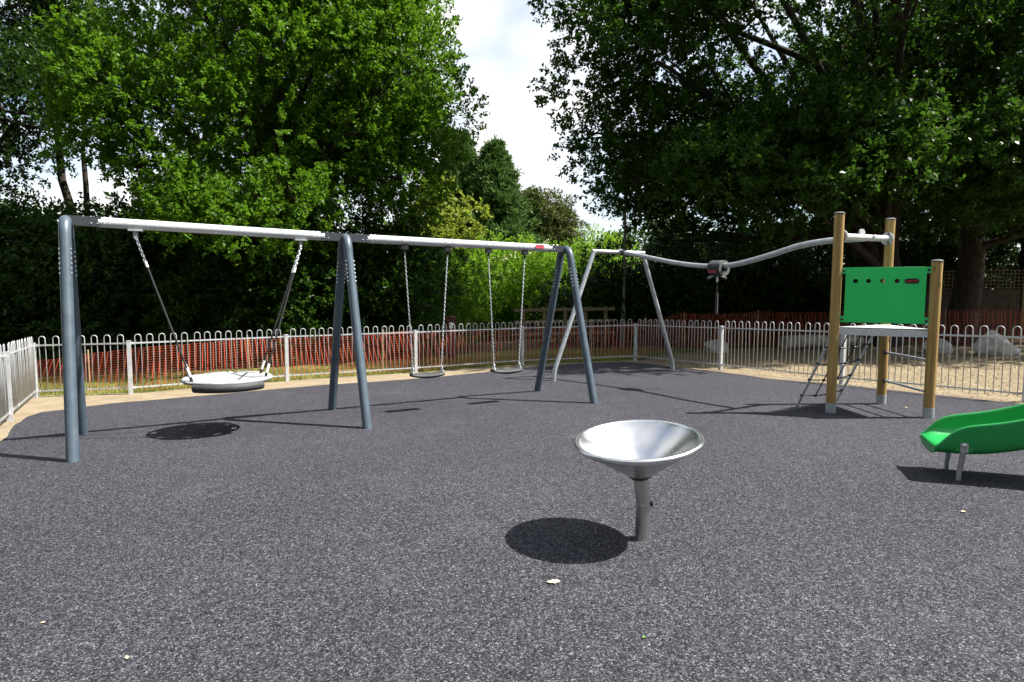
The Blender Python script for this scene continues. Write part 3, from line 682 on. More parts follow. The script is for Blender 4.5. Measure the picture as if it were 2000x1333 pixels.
def lamp_column():
    Y = 21.6; p = at_depth(1217, 640, Y); x, y, g = p[0], Y, gz(p[0], Y)
    t = thing('lamp_post', 'thin grey lamp column behind the track ride frame', 'lamp post', (x, y, g))
    b = MB(); b.lathe([(0.001, -.1), (.075, -.1), (.075, 1.35), (.05, 1.42)], (x, y, g), seg=14); b.build('base', 'lamp_column', t)
    b = MB(); b.lathe([(.047, 1.40), (.045, 3), (.038, 5.2), (.001, 5.21)], (x, y, g), seg=12); b.build('column', 'lamp_column', t)
    b = MB(); b.box((x, y - .08, g + .75), (.09, .012, .5)); b.build('door', 'lamp_column', t, smooth=False)
    b = MB(); b.lathe([(.001, 5.15), (.07, 5.17), (.13, 5.3), (.12, 5.42), (.001, 5.5)], (x, y, g), seg=14); b.build('lantern', 'lamp_column', t)
lamp_column()
def notice_box():
    Y = 17.6; p = at_depth(882, 640, Y); x, g = p[0], gz(p[0], Y)
    t = thing('notice_box', 'dark red box with small white notice behind the chain swings', 'box', (x, Y, g))
    b = MB(); b.box((x, Y, g + .62), (.24, .24, 1.10)); b.lathe([(.001, .0), (.19, .0), (.16, .04), (.001, .07)], (x, Y, g + 1.171), seg=4); b.build('body', 'sign_red', t, smooth=False)
    b = MB(); b.box((x, Y - .126, g + .98), (.10, .006, .16)); b.build('notice', 'sign_white', t, smooth=False)
    b = MB(); b.box((x, Y - .131, g + .965), (.012, .004, .08)); b.box((x, Y - .131, g + 1.01), (.05, .004, .012)); b.build('notice_print', 'badge_black', t, smooth=False)
notice_box()

# ------------------------------------------------------------------ boulders and log
def boulder(label, px, py, w, h, seed):
    p = ground_at(px, py); rng = np.random.default_rng(seed)
    import bmesh
    bm = bmesh.new(); bmesh.ops.create_icosphere(bm, subdivisions=4, radius=1)
    ax = rnorm(rng, 16); off = .55 + .4 * rng.random(16)
    for v in bm.verts:
        c = np.array(v.co); d = 1.0
        for a, o_ in zip(ax, off):
            q = c @ a
            if q > o_: d = min(d, o_ / q + .03)
        c = c * d * (1 + .035 * math.sin(7 * c[0] + seed) * math.sin(6 * c[1]) + .02 * math.sin(17 * c[2] + 9 * c[0]))
        v.co = Vector((c[0] * w / 2, c[1] * w * .42, (c[2] + .30) * h / 1.25))
    me = bpy.data.meshes.new('boulder'); bm.to_mesh(me); bm.free(); o = link('boulder', me, 'stone', None, True, 50)
    o.location = (p[0], p[1] + w * .3, gz(p[0], p[1]) - .03); tag(o, label, 'boulder', 'boulders on the bark chips')
boulder('pale grey boulder behind the fence post left of the log', 1407, 688, .92, .46, 3)
boulder('large pale boulder behind the fence at the right edge', 1962, 695, 1.2, .66, 8)
boulder('small low boulder just right of the short timber post', 1838, 690, .85, .42, 5)
def fallen_log():
    a, b = V(8.55, 19.9, 0), V(11.35, 20.6, 0)
    t = thing('fallen_log', 'pale bare log lying behind the climbing net', 'log', (a[0], a[1], gz(*a[:2])))
    pts = [a + (b - a) * s + V(0, .06 * math.sin(4 * s), gz(*(a + (b - a) * s)[:2]) + .19 + .02 * math.sin(6 * s)) for s in np.linspace(0, 1, 12)]
    m_ = MB(); m_.tube(pts, [.21 + .015 * math.sin(5 * s) - .03 * s for s in np.linspace(0, 1, 12)], 16); m_.build('trunk', 'log_wood', t, angle=60)
    m_ = MB(); m_.tube([pts[7], pts[7] + V(.1, -.12, .22)], [.07, .05], 10); m_.build('branch_stub', 'log_wood', t)
fallen_log()

# ------------------------------------------------------------------ swing frame
SF = [((142, 902), (161, 848), (144, 420)), ((718, 837), (648, 800), (674, 456)), ((1161, 788), (1049, 764), (1104, 480))]
sw_near = [ground_at(*f[0]) for f in SF]; sw_far = [ground_at(*f[1]) for f in SF]
sw_mid = [(a + b) / 2 for a, b in zip(sw_near, sw_far)]
_bd = unit((sw_mid[2] - sw_mid[0]) * V(1, 1, 0)); _bn = V(-_bd[1], _bd[0], 0)   # along the beam / across, away from camera
BEAM_R = .057
sw_top = [at_depth(*f[2], mm[1])[2] for f, mm in zip(SF, sw_mid)]
def beam_axis(s):                                  # s = 0..2 along the three frames
    i = min(int(s), 1); t = s - i; a, b = sw_mid[i], sw_mid[i + 1]; p = a + (b - a) * t
    p = p.copy(); p[2] = sw_top[i] * (1 - t) + sw_top[i + 1] * t - BEAM_R; return p
def swing_frame():
    t = thing('swing_frame', 'long galvanised swing frame on three dark grey arched leg pairs', 'swing frame', sw_mid[0])
    LR = .0585
    for i in range(3):
        ax = beam_axis(i); topz = ax[2] - .005
        for sgn, base in ((-1, sw_near[i]), (1, sw_far[i])):
            foot = base + V(0, 0, -.03); sh = ax + _bn * sgn * .17; sh[2] = topz - .23
            cr = ax + _bn * sgn * .135; cr[2] = topz; top = ax + _bn * sgn * .012; top[2] = topz
            path = [foot, foot + (sh - foot) * .5, sh] + list(bez(sh, cr, top, 9))[1:]
            b = MB(); b.tube(path, LR, 18, cap=True); leg = b.build('leg', 'steel_leg', t, angle=50)
            ld = unit(foot - sh); b = MB()
            for k in range(6):
                for side in (-1, 1):
                    c = sh + ld * (.10 + k * .055); o_ = unit(_bd * side * .9 + _bn * -.45); o_ = unit(o_ - ld * (o_ @ ld)); b.ball(c + o_ * (LR + .001), .0115, 8, .7, o_)
            tag(b.build('bolts', 'bolt_steel', leg), kind='stuff')
    for i in range(2):
        a, e = beam_axis(i), beam_axis(i + 1); d = unit(e - a); b = MB()
        b.tube([a + d * .30, e - d * .28], BEAM_R, 22); bm_ = b.build('beam', 'galvanised_beam', t, angle=40)
        for q, dd in ((a, d), (e, -d)):
            b = MB(); b.beam(q + dd * .03, q + dd * .33, .098, .105); br = b.build('bracket', 'dark_bracket', t, smooth=False)
            b = MB()
            for k in range(2):
                for zz_ in (-.022,):
                    b.ball(q + dd * (.235 + .055 * k) - _bn * .05 + V(0, 0, zz_), .0105, 8, .6, -_bn)
                b.ball(q + dd * (.16 + .07 * k) + V(0, 0, .054), .012, 8, .7)
                b.ball(q + dd * (.36 + .05 * k) + V(0, 0, BEAM_R), .011, 8, .7); b.ball(q + dd * (.36 + .05 * k) - _bn * BEAM_R * .95 - V(0, 0, .02), .010, 8, .7, -_bn)
            tag(b.build('bolts', 'bolt_steel', br), kind='stuff')
    # red name badge near the end of the second beam
    p = beam_axis(1.855); zz_ = unit(-_bn + V(0, 0, .25)); yy = unit(np.cross(zz_, _bd)); o_ = p + zz_ * (BEAM_R + .004)
    bd = placed('badge', curve_mesh([stadium(.165, .055)], .004, .002), frame_matrix(o_, _bd, yy, zz_), 'badge_red', t)
    tm = text_mesh('KOMPAN', .028); placed('badge_lettering', tm, frame_matrix(o_ + zz_ * .0075, _bd, yy, zz_), 'badge_black', bd)
    return t
swing_frame()
def chain(mb, a, b, pitch=.031, w=.0098, wire=.0036):
    a, b = V(*a), V(*b); L = np.linalg.norm(b - a); d = unit(b - a); n = max(2, int(round(L / pitch)))
    x = unit(np.cross(d, V(.3, .9, .2))); y = np.cross(d, x)
    for k in range(n):
        c = a + d * (k + .5) * L / n; u = x if k % 2 else y; hl = L / n * .5 + wire * 1.1
        pts = [c + d * hl * math.cos(q) * (1 if abs(math.cos(q)) > .5 else 1) + u * w * math.sin(q) for q in np.linspace(0, 2 * math.pi, 9)[:-1]]
        mb.tube(pts, wire, 4, closed=True)
def s_for_px(px):                                  # position along the beam seen at an image column
    best = min(np.linspace(0, 2, 4001), key=lambda s: abs(1000 + F_PX * ((beam_axis(s) - EYE) @ RT) / ((beam_axis(s) - EYE) @ FW) - px)); return best

# ------------------------------------------------------------------ basket swing
def basket_swing():
    s0, s1 = s_for_px(264), s_for_px(587); h0, h1 = beam_axis(s0), beam_axis(s1); c = (h0 + h1) / 2
    z0 = at_depth(437, 742, c[1])[2]; c = V(c[0], c[1], z0); R_ = .505
    t = thing('basket_swing', 'round grey basket swing with black ropes hanging at left', 'basket swing', (c[0], c[1], gz(*c[:2])))
    # perforated shell: polar grid with openings
    rad = [.0, .06, .12, .17, .22, .27, .32, .37, .40, .425, .49, R_]; N = 48; b = MB()
    def zz_(r): return -.035 + .05 * (r / R_) ** 2.2 - (.02 if r >= R_ else 0)
    for r in rad:
        for k in range(N): a = 2 * math.pi * k / N; b.v.append(tuple(c + V(r * math.cos(a), r * math.sin(a), zz_(r))))
    for i in range(len(rad) - 1):
        for k in range(N):
            hole = (i == 9 and k % 6 in (1, 2)) or (i in (2, 4, 6) and (k + i) % 8 == 0 and k % 4 == 0)
            if not hole: k2 = (k + 1) % N; b.f.append((i * N + k, i * N + k2, (i + 1) * N + k2, (i + 1) * N + k))
    sh = b.build('shell', 'grey_shell', t, angle=70)
    md = sh.modifiers.new('solidify', 'SOLIDIFY'); md.thickness = .035; md.offset = -1
    for a0 in (-math.pi / 2, math.pi / 2):
        a0 += .44
        pts = [c + V((R_ + .0) * math.cos(a), (R_ + .0) * math.sin(a), -.035) for a in np.linspace(a0 - .80, a0 + .80, 15)]
        b = MB(); b.tube(pts, [.055] * 15, 12); b.build('bumper', 'dark_rubber', t)
    b = MB(); b.tube(smooth_path([c + V(.06, R_ * .95, .03), c + V(.1, .25, .035), c + V(.16, -.15, -.008), c + V(.3, -.42, .02)], 5), .006, 6); b.build('cord', 'rope_black', t)
    rope_dir = _bd
    for h, sg in ((h0, -1), (h1, 1)):
        hp = h - V(0, 0, BEAM_R)
        hg = MB(); hg.beam(hp - _bd * .075 + V(0, 0, -.008), hp + _bd * .075 + V(0, 0, -.008), .09, .022); hg.beam(hp + V(0, 0, -.02), hp + V(0, 0, -.10), .05, .035, (1, 0, 0)); hg.build('hanger', 'galvanised', t, smooth=False)
        for fs in (-1, 1):
            at = c + _bd * sg * R_ * .80 + _bn * fs * R_ * .42 + V(0, 0, .015)
            top = hp + V(0, 0, -.09) + _bn * fs * .02; d = at - top; L = np.linalg.norm(d); d = d / L
            k = MB(); chain(k, top, top + d * .30, .034, .014, .0052); tag(k.build('chain', 'galvanised', t), kind='stuff')
            k = MB(); k.tube([top + d * .29, top + d * .36], .016, 10); k.build('ferrule', 'white_ferrule', t)
            k = MB(); k.tube([top + d * .35, top + d * (L - .17)], .0115, 10); k.build('rope', 'rope_black', t)
            k = MB(); k.tube([top + d * (L - .19), top + d * (L - .075)], .017, 10); k.build('ferrule', 'white_ferrule', t)
            k = MB(); k.tube([top + d * (L - .09), at + V(0, 0, -.02)], [.015, .019], 8); k.build('shackle', 'black_plastic', t)
basket_swing()

# ------------------------------------------------------------------ chain swings
def chain_swing(label, pxa, pxb, pyseat, pxs):
    s0, s1 = s_for_px(pxa), s_for_px(pxb); h0, h1 = beam_axis(s0), beam_axis(s1); c = (h0 + h1) / 2
    zs = at_depth(pxs, pyseat, c[1])[2]
    t = thing('chain_swing', label, 'swing', (c[0], c[1], gz(*c[:2])), 'chain swings with rubber seats')
    W_ = .25; b = MB(); ns = 13
    prof = [(-.09, 0), (-.075, .022), (.075, .022), (.09, 0), (.075, -.022), (-.075, -.022)]
    for i in range(ns):
        u = -1 + 2 * i / (ns - 1); dz = -.022 * (1 - u * u); fl = 1 if abs(u) < .99 else .8
        for py_, pz_ in prof: b.v.append(tuple(V(c[0], c[1], zs + dz) + _bd * W_ * u + _bn * py_ * fl + V(0, 0, pz_ * (1.5 - .5 * abs(u)))))
    for i in range(ns - 1):
        for k in range(6): k2 = (k + 1) % 6; b.f.append((i * 6 + k, i * 6 + k2, (i + 1) * 6 + k2, (i + 1) * 6 + k))
    b.f += [tuple(reversed(range(6))), tuple((ns - 1) * 6 + k for k in range(6))]
    b.build('seat', 'dark_rubber', t)
    for h, sg in ((h0, -1), (h1, 1)):
        hp = h - V(0, 0, BEAM_R)
        k = MB(); k.beam(hp - _bd * .042 + V(0, 0, -.03), hp + _bd * .042 + V(0, 0, -.03), .07, .07); k.beam(hp + V(0, 0, -.06), hp + V(0, 0, -.115), .04, .035, (1, 0, 0)); hg = k.build('hanger', 'black_plastic', t, smooth=False)
        k = MB()
        for q in (-.055, .055): k.ball(h + _bd * q - _bn * BEAM_R * .97 + V(0, 0, .012), .009, 8, .7, -_bn)
        tag(k.build('bolts', 'dark_bracket', hg), kind='stuff')
        end = V(c[0], c[1], zs + .12) + _bd * sg * (W_ - .028)
        k = MB(); chain(k, hp + V(0, 0, -.10), end); tag(k.build('chain', 'galvanised', t), kind='stuff')
        for fs in (-1, 1):
            k = MB(); chain(k, end, V(c[0], c[1], zs + .012) + _bd * sg * (W_ - .02) + _bn * fs * .055); tag(k.build('chain', 'galvanised', t), kind='stuff')
chain_swing('chain swing with flat dark seat next to the middle swing frame', 790, 874, 731, 831)
chain_swing('chain swing with flat dark seat beside the end swing frame', 954, 1025, 723, 986)

# ------------------------------------------------------------------ play tower (needed by the track ride)
TP = [ground_at(1621.9, 806), ground_at(1720.5, 789), ground_at(1812.7, 816)]
TTOP = [at_depth(1642, 414, TP[0][1])[2], at_depth(1739, 426, TP[1][1])[2], at_depth(1833, 507, TP[2][1])[2]]
POST_R = .062
def play_tower():
    t = thing('climbing_tower', 'small timber post climbing tower with green panel and rope net', 'climbing tower', TP[0])
    for p, top in zip(TP, TTOP):
        g = gz(*p[:2]); b = MB(); b.lathe([(.001, .10), (POST_R, .10), (POST_R, top - g - .03), (.001, top - g - .03)], (p[0], p[1], g), seg=22); post = b.build('post', 'wood_post', t, angle=50)
        b = MB(); b.lathe([(POST_R + .003, -.02), (POST_R + .003, .13), (POST_R - .005, .132)], (p[0], p[1], g), seg=22); b.build('steel_foot', 'galvanised', post)
        b = MB(); b.lathe([(POST_R - .002, -.036), (POST_R + .005, -.03), (POST_R + .005, -.016), (POST_R * .75, -.004), (.001, 0)], (p[0], p[1], top), seg=22); b.build('cap', 'lamp_column', post)
    # platform: thin dark deck on a pale folded steel edge
    zt = 1.012; cen = sum(TP) / 3
    def tri(k, z): return [V(*(cen + (p - cen) * k)[:2], z) for p in TP]
    b = MB(); u, l_ = tri(1.0, zt), tri(1.0, zt - .012); b.add(u + l_, [(0, 2, 1), (3, 4, 5), (0, 1, 4, 3), (1, 2, 5, 4), (2, 0, 3, 5)]); b.build('deck', 'dark_bracket', t, smooth=False)
    b = MB(); u = tri(.985, zt + .004); l_ = tri(.985, zt + .0005); b.add(u + l_, [(0, 2, 1), (3, 4, 5), (0, 1, 4, 3), (1, 2, 5, 4), (2, 0, 3, 5)]); b.build('deck_plate', 'galvanised_fence', t, smooth=False)
    for i in range(3):
        a, e = TP[i], TP[(i + 1) % 3]; d = unit((e - a) * V(1, 1, 0)); z = zt - .056
        b = MB(); b.beam(V(a[0], a[1], z) + d * POST_R * .9, V(e[0], e[1], z) - d * POST_R * .9, .03, .085); ed = b.build('deck_edge', 'galvanised_beam', t, smooth=False)
    # green panel between the two front posts
    a, e = TP[0], TP[2]; d = unit((e - a) * V(1, 1, 0)); W_ = np.linalg.norm((e - a)[:2]) - 2 * POST_R + .012; z0, z1 = 1.085, 1.80; H_ = z1 - z0; ear = .075; ins = .052
    x0, x1 = -W_ / 2, W_ / 2
    out = [(x0, 0), (x1, 0), (x1, ear), (x1 - ins, ear), (x1 - ins, H_ - ear), (x1, H_ - ear), (x1, H_), (x0, H_), (x0, H_ - ear), (x0 + ins, H_ - ear), (x0 + ins, ear), (x0, ear)]
    holes = [circle(x0 + W_ * f, H_ * .755, .031) for f in (.165, .315, .475, .635)]
    nz_ = V(d[1], -d[0], 0); mid = (a + e) / 2; org = V(mid[0], mid[1], z0) + nz_ * .01; M_ = frame_matrix(org, d, V(0, 0, 1), nz_)
    panel = placed('panel', curve_mesh([out] + holes, .0085, .002), M_, 'panel_green', t)
    b = MB()
    for fx in (x0 + .028, x1 - .028):
        for fz in (.035, H_ - .035): b.ball(org + d * fx + V(0, 0, fz) + nz_ * .011, .019, 12, .6, nz_)
    tag(b.build('bolts', 'dark_bracket', panel), kind='stuff')
    bo = org + d * (x0 + W_ * .795) + V(0, 0, H_ * .755) + nz_ * .014
    bd = placed('badge', curve_mesh([stadium(.158, .058)], .003, .002), frame_matrix(bo, d, V(0, 0, 1), nz_), 'badge_black', panel)
    tm = text_mesh('KOMPAN', .030); placed('badge_lettering', tm, frame_matrix(bo + nz_ * .006 - d * .008 - V(0, 0, .004), d, V(0, 0, 1), nz_), 'badge_red', panel)
    st = [(.012 * math.cos(math.pi / 2 + k * math.pi / 5) * (1 if k % 2 == 0 else .42), .012 * math.sin(math.pi / 2 + k * math.pi / 5) * (1 if k % 2 == 0 else .42)) for k in range(10)]
    placed('badge_star', curve_mesh([st], .0008), frame_matrix(bo + nz_ * .006 + d * .056 + V(0, 0, .011), d, V(0, 0, 1), nz_), 'badge_red', panel)
    # rungs between the rear post and the short post
    a, e = TP[1], TP[2]; d = unit((e - a) * V(1, 1, 0))
    for pa, pb in ((690, 695), (746, 755)):
        za, zb = at_depth(1728, pa, a[1])[2], at_depth(1806, pb + 8, e[1])[2]; z = (za + zb) / 2
        A_, B_ = V(a[0], a[1], z) + d * (POST_R - .005), V(e[0], e[1], z) - d * (POST_R - .005)
        b = MB(); b.tube([A_, B_], .0175, 12); r = b.build('rung', 'galvanised', t)
        for q, s_ in ((A_, 1), (B_, -1)):
            b = MB(); b.tube([q, q + d * s_ * .03], .028, 12); b.build('rung_collar', 'black_plastic', r)
    # climbing net on the far left side
    b0, b1 = ground_at(1554, 795), ground_at(1631, 785)
    t0 = V(TP[0][0], TP[0][1], zt - .05) + unit(TP[1] - TP[0]) * .10 + V(-.03, .05, 0); t1 = V(TP[1][0], TP[1][1], zt - .05) - unit(TP[1] - TP[0]) * .10 + V(-.03, .05, 0)
    for a_, c_ in ((b0, t0), (b1, t1)):
        b = MB(); b.tube([a_ + V(0, 0, -.03), c_], .017, 12); b.build('net_pole', 'galvanised', t)
    def Pn(u, v):                                  # u across, v up
        p = (b0 * (1 - u) + b1 * u) * (1 - v) + (t0 * (1 - u) + t1 * u) * v; return p + V(0, 0, -.035 * math.sin(math.pi * u))
    us, vs = (0, .34, .67, 1), (.16, .37, .58, .79)
    for v in vs:
        b = MB(); b.tube([Pn(u, v) for u in np.linspace(0, 1, 9)], .0085, 7); b.build('net_rope', 'rope_black', t)
    for u in us[1:3]:
        b = MB(); b.tube([Pn(u, v) for v in np.linspace(vs[0], 1, 8)], .0085, 7); b.build('net_rope', 'rope_black', t)
    for v in vs:
        for u in us:
            b = MB(); b.ball(Pn(u, v), .026, 10, .8); b.build('net_knot', 'black_plastic', t)
play_tower()

# ------------------------------------------------------------------ track ride
def track_ride():
    f0, f1 = ground_at(1081, 744), ground_at(1314, 724); m_ = (f0 + f1) / 2
    t = thing('track_ride', 'galvanised track ride with wavy rail running to the timber tower', 'track ride', m_)
    d = unit((f1 - f0) * V(1, 1, 0)); zt = at_depth(1210, 492, m_[1])[2]
    tl, tr = at_depth(1160, 490, m_[1] - .35), at_depth(1255, 496, m_[1] + .25)
    zc = (tl[2] + tr[2]) / 2; tl[2] = tr[2] = zc
    for f, tp in ((f0, tl), (f1, tr)):
        k = f + (V(tp[0], tp[1], f[2]) - f) * .03 + V(0, 0, .22)
        b = MB(); b.tube([f + V(0, 0, -.03), k, k + (tp - k) * .06, tp], .045, 16); b.build('leg', 'galvanised', t, angle=30)
    b = MB(); cd = unit(tr - tl); b.tube([tl - cd * .04, tr + cd * .04], .042, 16); b.build('crossbar', 'galvanised', t)
    start = (tl + tr) / 2 + V(.02, 0, 0); end = (TP[0] + TP[1]) / 2; end = V(end[0], end[1], at_depth(1690, 466, end[1])[2] - .03)
    px = [(1213, 493), (1260, 502), (1320, 514), (1375, 520), (1430, 518), (1500, 500), (1560, 481), (1620, 470.5), (1690, 466)]
    path = []
    s2, e2 = start[:2], end[:2]
    for q, (x, y) in enumerate(px):
        dr = ray(x, y); A_ = np.array([[dr[0], -(e2 - s2)[0]], [dr[1], -(e2 - s2)[1]]]); tt = np.linalg.solve(A_, s2 - EYE[:2]); path.append(EYE + dr * tt[0])
    path = smooth_path(path, 6); b = MB(); b.tube(path, .043, 14); rail = b.build('rail', 'galvanised', t, angle=50)
    c = path[0]; dd = unit(path[2] - path[0]); b = MB(); b.tube([c + dd * .05, c + dd * .12], .058, 14); b.build('stop_collar', 'black_plastic', t)
    b = MB(); b.tube([c - dd * .06, c + dd * .05], .06, 14); b.build('clamp', 'galvanised', t)
    # bar between the two tall posts, with flange, pulley disc and bolt boss
    a_, e_ = TP[0], TP[1]; u = unit((e_ - a_) * V(1, 1, 0)); n_ = V(u[1], -u[0], 0)
    za, zb = at_depth(1652, 462, a_[1])[2], at_depth(1730, 467, e_[1])[2]
    A_, B_ = V(a_[0], a_[1], za) + u * POST_R * .7, V(e_[0], e_[1], zb) - u * POST_R * .7
    b = MB(); b.tube([A_, B_], .044, 16); bar = b.build('end_bar', 'galvanised_fence', t)
    for p, s_ in ((A_, 1), (B_, -1)):
        k = MB(); k.lathe([(.001, 0), (.09, 0), (.09, .012), (.001, .012)], p + u * s_ * .012, u * s_, 24); fl = k.build('flange', 'galvanised_fence', t, angle=30)
        k = MB()
        for q in (-1, 1): k.ball(p + u * s_ * .026 + V(0, 0, q * .068) + n_ * .02, .017, 8, .6, u * s_)
        tag(k.build('bolts', 'dark_bracket', fl), kind='stuff')
    mid = A_ + (B_ - A_) * .40; k = MB(); k.lathe([(.001, -.012), (.062, -.012), (.062, .012), (.001, .012)], mid + V(0, 0, .05) + n_ * .02, n_, 24); k.build('disc', 'galvanised_fence', t, angle=30)
    mid = A_ + (B_ - A_) * .62; k = MB(); k.lathe([(.026, -.02), (.032, .02), (.026, .03), (.001, .032)], mid + n_ * .04 + V(0, 0, .01), n_, 16); k.build('boss', 'galvanised_fence', t, angle=30)
    return path
RAIL = track_ride()
def trolley():
    i = min(range(len(RAIL)), key=lambda k: abs(1000 + F_PX * ((RAIL[k] - EYE) @ RT) / ((RAIL[k] - EYE) @ FW) - 1398)); c = RAIL[i]; d = unit(RAIL[i + 1] - RAIL[i - 1])
    n_ = unit(np.cross(V(0, 0, 1), d)); n_ = n_ if n_[1] < 0 else -n_; g = gz(*c[:2])
    t = thing('trolley', 'dark ribbed trolley with hanging grip on the wavy rail', 'trolley', (c[0], c[1], g))
    prof = [(.05, -.13), (.12, -.13), (.135, -.118)]
    for k in range(4): h = -.105 + k * .055; prof += [(.135, h), (.135, h + .034), (.124, h + .039), (.124, h + .050)]
    prof += [(.135, .118), (.12, .13), (.05, .13)]
    b = MB(); b.lathe(prof, c - V(0, 0, .035), d, 26); b.build('housing', 'dark_rubber', t, angle=30)
    b = MB(); b.lathe([(.075, 0), (.132, 0), (.134, .018), (.075, .018)], c - V(0, 0, .035) + d * .132, d, 26); b.build('end_ring', 'lamp_column', t, angle=30)
    b2 = MB(); q = c - V(0, 0, .09) + n_ * .124; b2.box(q, (.17, .012, .05), axes=(d, n_, np.cross(d, n_))); b2.build('red_label', 'trolley_red', t, smooth=False)
    for s_ in (-1, 1):
        h0 = c + d * s_ * .05 + V(0, 0, -.145); h1 = c + d * s_ * .19 + V(0, 0, -.205) + n_ * .03
        b = MB(); b.tube([h0, h1], .017, 10); hd = b.build('handle', 'galvanised_fence', t); b = MB(); b.ball(h1, .032, 10, .8); b.build('handle_knob', 'black_plastic', hd)
    k = c + V(0, 0, -.18); b = MB(); b.tube([k, k + V(0, 0, -.09)], .017, 10); b.build('ferrule', 'white_ferrule', t)
    b = MB(); b.tube([k + V(0, 0, -.08), k + V(0, 0, -.30)], .008, 8); b.build('rope', 'rope_black', t)
    pr = [(.001, -.27)]
    for q in range(15): h = -.28 - q * .024; pr += [(.027, h), (.027, h - .014), (.021, h - .018)]
    pr += [(.001, -.66)]; b = MB(); b.lathe(pr, k, (0, 0, 1), 12); b.build('grip', 'black_plastic', t, angle=30)
trolley()

# ------------------------------------------------------------------ spinner bowl
def spinner_bowl():
    base = ground_at(1254, 1053); g = base[2]
    t = thing('spinner_bowl', 'stainless steel spinner bowl on a bent post in the foreground', 'spinner bowl', base)
    ax = unit(V(-.09, -.08, 1)); rim = at_depth(1246, 863, base[1]); R_ = .385
    bot = rim - ax * .215
    neck = bot - ax * .03
    k1 = V(base[0] + .003, base[1], g + .235)
    b = MB(); b.tube([base + V(0, 0, -.03), k1], .047, 24); post = b.build('post', 'stainless_brushed', t)
    b = MB(); b.tube([k1 + V(0, 0, -.004), k1 + V(0, 0, .006)], .0485, 24); b.build('weld', 'stainless', post)
    b = MB(); b.tube([k1, k1 + (neck - k1) * .25, neck], [.0465, .0455, .0455], 24); b.build('post_neck', 'stainless_brushed', t)
    b = MB(); b.lathe([(.044, -.030), (.058, -.028), (.074, -.014), (.076, -.003)], bot, ax, 32); b.build('bearing', 'dark_bracket', t)
    b = MB(); b.lathe([(.001, -.001), (.076, -.001), (.088, .006), (R_ - .008, .206)], bot - ax * .003, ax, 96); b.build('cone', 'stainless_brushed', t, angle=50)
    prof = [(R_ - .012, .208)]
    prof += [(R_ + .003 + .019 * math.cos(q), .222 + .019 * math.sin(q)) for q in np.linspace(-2.0, 2.7, 12)]
    prof += [(R_ - .022, .212), (.10, .024), (.07, .012), (.001, .012)]
    b = MB(); b.lathe(prof, bot, ax, 96); bowl = b.build('bowl', 'stainless', t, angle=50)
    b = MB(); b.lathe([(.062, .013), (.045, .017), (.001, .018)], bot, ax, 20); b.build('grit', 'bowl_dirt', bowl)
    b = MB(); b.ball(V(base[0] + .052, base[1] - .01, g + .235), .017, 12, .9, (1, 0, 0)); b.build('bolt', 'dark_bracket', post)
spinner_bowl()

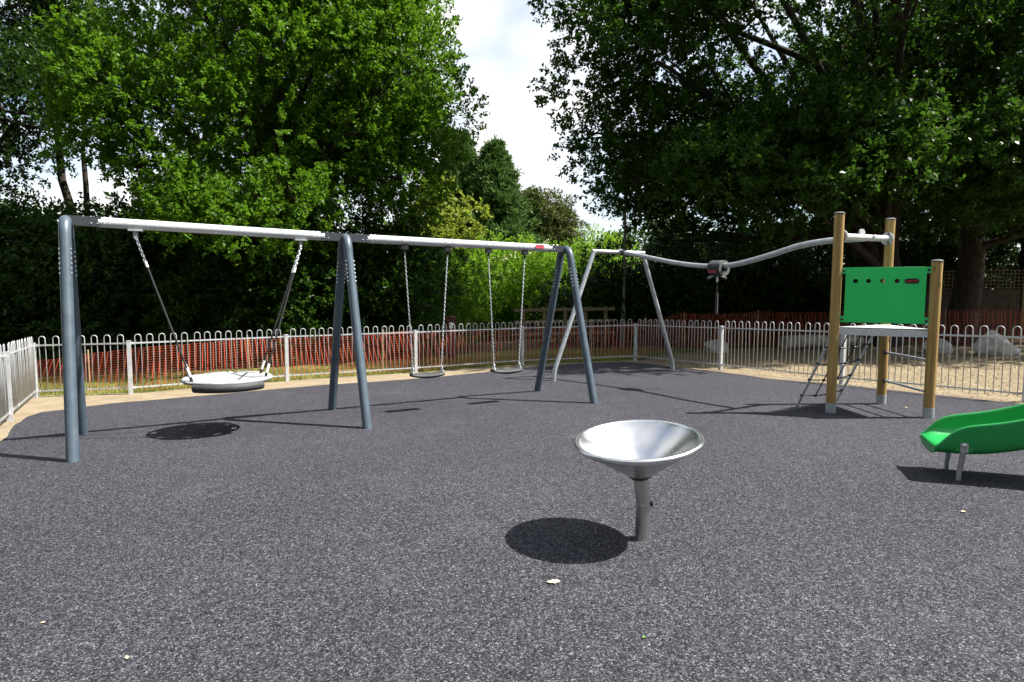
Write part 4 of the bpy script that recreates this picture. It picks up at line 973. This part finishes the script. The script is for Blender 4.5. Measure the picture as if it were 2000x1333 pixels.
# ------------------------------------------------------------------ slide
def slide():
    n0, f0 = ground_at(1872, 938), ground_at(1848, 917); u = unit(V(.94, -.345, 0)); w = V(-u[1], u[0], 0); c = (n0 + f0) / 2
    t = thing('slide', 'green plastic slide end on steel legs entering at right', 'slide', c)
    S = .07 + np.array([-.27, -.265, -.24, -.20, -.13, -.04, .08, .25, .5, .8, 1.2, 1.65, 2.05]); ns = len(S)
    floor = .035 + np.array([.305, .318, .325, .325, .322, .322, .332, .362, .44, .56, .75, 1.0, 1.24]); wall = np.array([.0, .002, .012, .06, .14, .18, .19, .195, .2, .2, .2, .2, .2])
    HW = .225; th = .022
    def sect(i):
        a, h = floor[i], wall[i]; p = c + u * S[i]; g = gz(c[0], c[1]); r = []
        inner = [(-HW, a + h), (-HW + .005, a + h * .5), (-HW + .02, a + .035 if h > .04 else a + .005), (-HW + .06, a + .004), (0, a), (HW - .06, a + .004), (HW - .02, a + .035 if h > .04 else a + .005), (HW - .005, a + h * .5), (HW, a + h)]
        lip = .016
        outer = [(HW + .012, a + h + lip), (HW + .03, a + h + .006), (HW + .028, a + h * .4), (HW + .02, a - .03), (HW - .03, a - .072), (0, a - .078), (-HW + .03, a - .072), (-HW - .02, a - .03), (-HW - .028, a + h * .4), (-HW - .03, a + h + .006), (-HW - .012, a + h + lip)]
        return [p + w * y + V(0, 0, g + z) for y, z in inner + outer]
    b = MB(); k = 20
    # close ends with shrinking sections so the nose is rounded
    for i in range(ns): b.v += [tuple(q) for q in sect(i)]
    for i in range(ns - 1):
        for j in range(k): j2 = (j + 1) % k; b.f.append((i * k + j, (i + 1) * k + j, (i + 1) * k + j2, i * k + j2))
    b.f.append(tuple(range(k))); b.f.append(tuple(reversed([(ns - 1) * k + j for j in range(k)])))
    ch = b.build('chute', 'slide_green', t, angle=180)
    md = ch.modifiers.new('subdiv', 'SUBSURF'); md.levels = 2; md.render_levels = 2
    for q, sg in ((n0, -1), (f0, 1)):
        tp = c + u * .0 + w * sg * (HW - .01) + V(0, 0, .20); tp = V(q[0] + .005, q[1], c[2] + .27) + w * sg * .062
        m_ = MB(); m_.tube([q + V(0, 0, -.03), q + V(0, 0, .07), q + V(.01, 0, .12), tp], [.019, .019, .021, .021], 14); lg = m_.build('leg', 'galvanised', t)
        m_ = MB(); pl = V(q[0] + .006, q[1], c[2] + .295) + w * sg * .078; m_.box(pl, (.055, .012, .075), axes=(u, w, V(0, 0, 1))); m_.build('leg_plate', 'galvanised', lg, smooth=False)
        m_ = MB(); m_.ball(pl + w * sg * .008 + V(0, 0, .02), .017, 12, .6, w * sg); m_.build('bolt', 'bolt_steel', lg)
        m_ = MB(); m_.box(V(q[0] + .006, q[1], c[2] + .285) + w * sg * .058, (.115, .03, .05), axes=(u, w, V(0, 0, 1))); m_.build('mount_lug', 'slide_green', ch, smooth=False)
    # upper end: two posts and a deck carry the chute outside the picture
    e = c + u * 2.15
    for sg in (-1, 1):
        p = e + w * sg * .42; g = gz(*p[:2]); m_ = MB(); m_.lathe([(.001, -.02), (POST_R, -.02), (POST_R, 2.2), (.001, 2.22)], (p[0], p[1], g), seg=20); m_.build('post', 'wood_post', t)
    g = gz(*e[:2]); m_ = MB(); m_.box((e + u * .02)[:2].tolist() + [g + 1.1], (.16, .72, .06), axes=(u, w, V(0, 0, 1))); m_.build('deck_edge', 'galvanised', t, smooth=False)
slide()

# ------------------------------------------------------------------ fallen leaves on the rubber
def fallen_leaf(label, px, py, L, rz, mt):
    p = ground_at(px, py); b = MB(); n = 9; ctr = []
    out = [(0, 0), (.18, .20), (.34, .16), (.52, .34), (.68, .22), (.84, .20), (1, 0)]
    pts = [(x, y) for x, y in out] + [(x, -y) for x, y in reversed(out[1:-1])]
    vs = [(L * (x - .5), L * y, .006 + .10 * L * (abs(y) * 1.6 + (x - .5) ** 2 * 2.2)) for x, y in pts]
    b.add(vs + [(0, 0, .006)], [(i, (i + 1) % len(vs), len(vs)) for i in range(len(vs))])
    b.add([(v[0], v[1], v[2] - .0012) for v in vs] + [(0, 0, .0048)], [((i + 1) % len(vs), i, len(vs)) for i in range(len(vs))])
    o = b.build('fallen_leaf', mt, None, True, 60); o.location = (p[0], p[1], gz(p[0], p[1])); o.rotation_euler = (0, 0, rz); tag(o, label, 'leaf', 'leaves fallen on the rubber')
fallen_leaf('pale dry leaf on the rubber just below the round shadow', 1081, 1139, .075, .2, 'dry_leaf')
fallen_leaf('tiny green leaf on the rubber near the bottom edge', 1257, 1247, .024, 1.2, 'green_leaf')
fallen_leaf('small pale leaf on the rubber at the lower left', 84, 1218, .022, .7, 'dry_leaf')
fallen_leaf('small pale leaf on the rubber near the bottom left corner', 248, 1287, .028, 2.2, 'dry_leaf')
fallen_leaf('small straw coloured leaf on the rubber below the slide', 1881, 1001, .04, .4, 'dry_leaf')
fallen_leaf('tiny pale leaf on the rubber in front of the climbing tower', 1770, 797, .05, 1.7, 'dry_leaf')
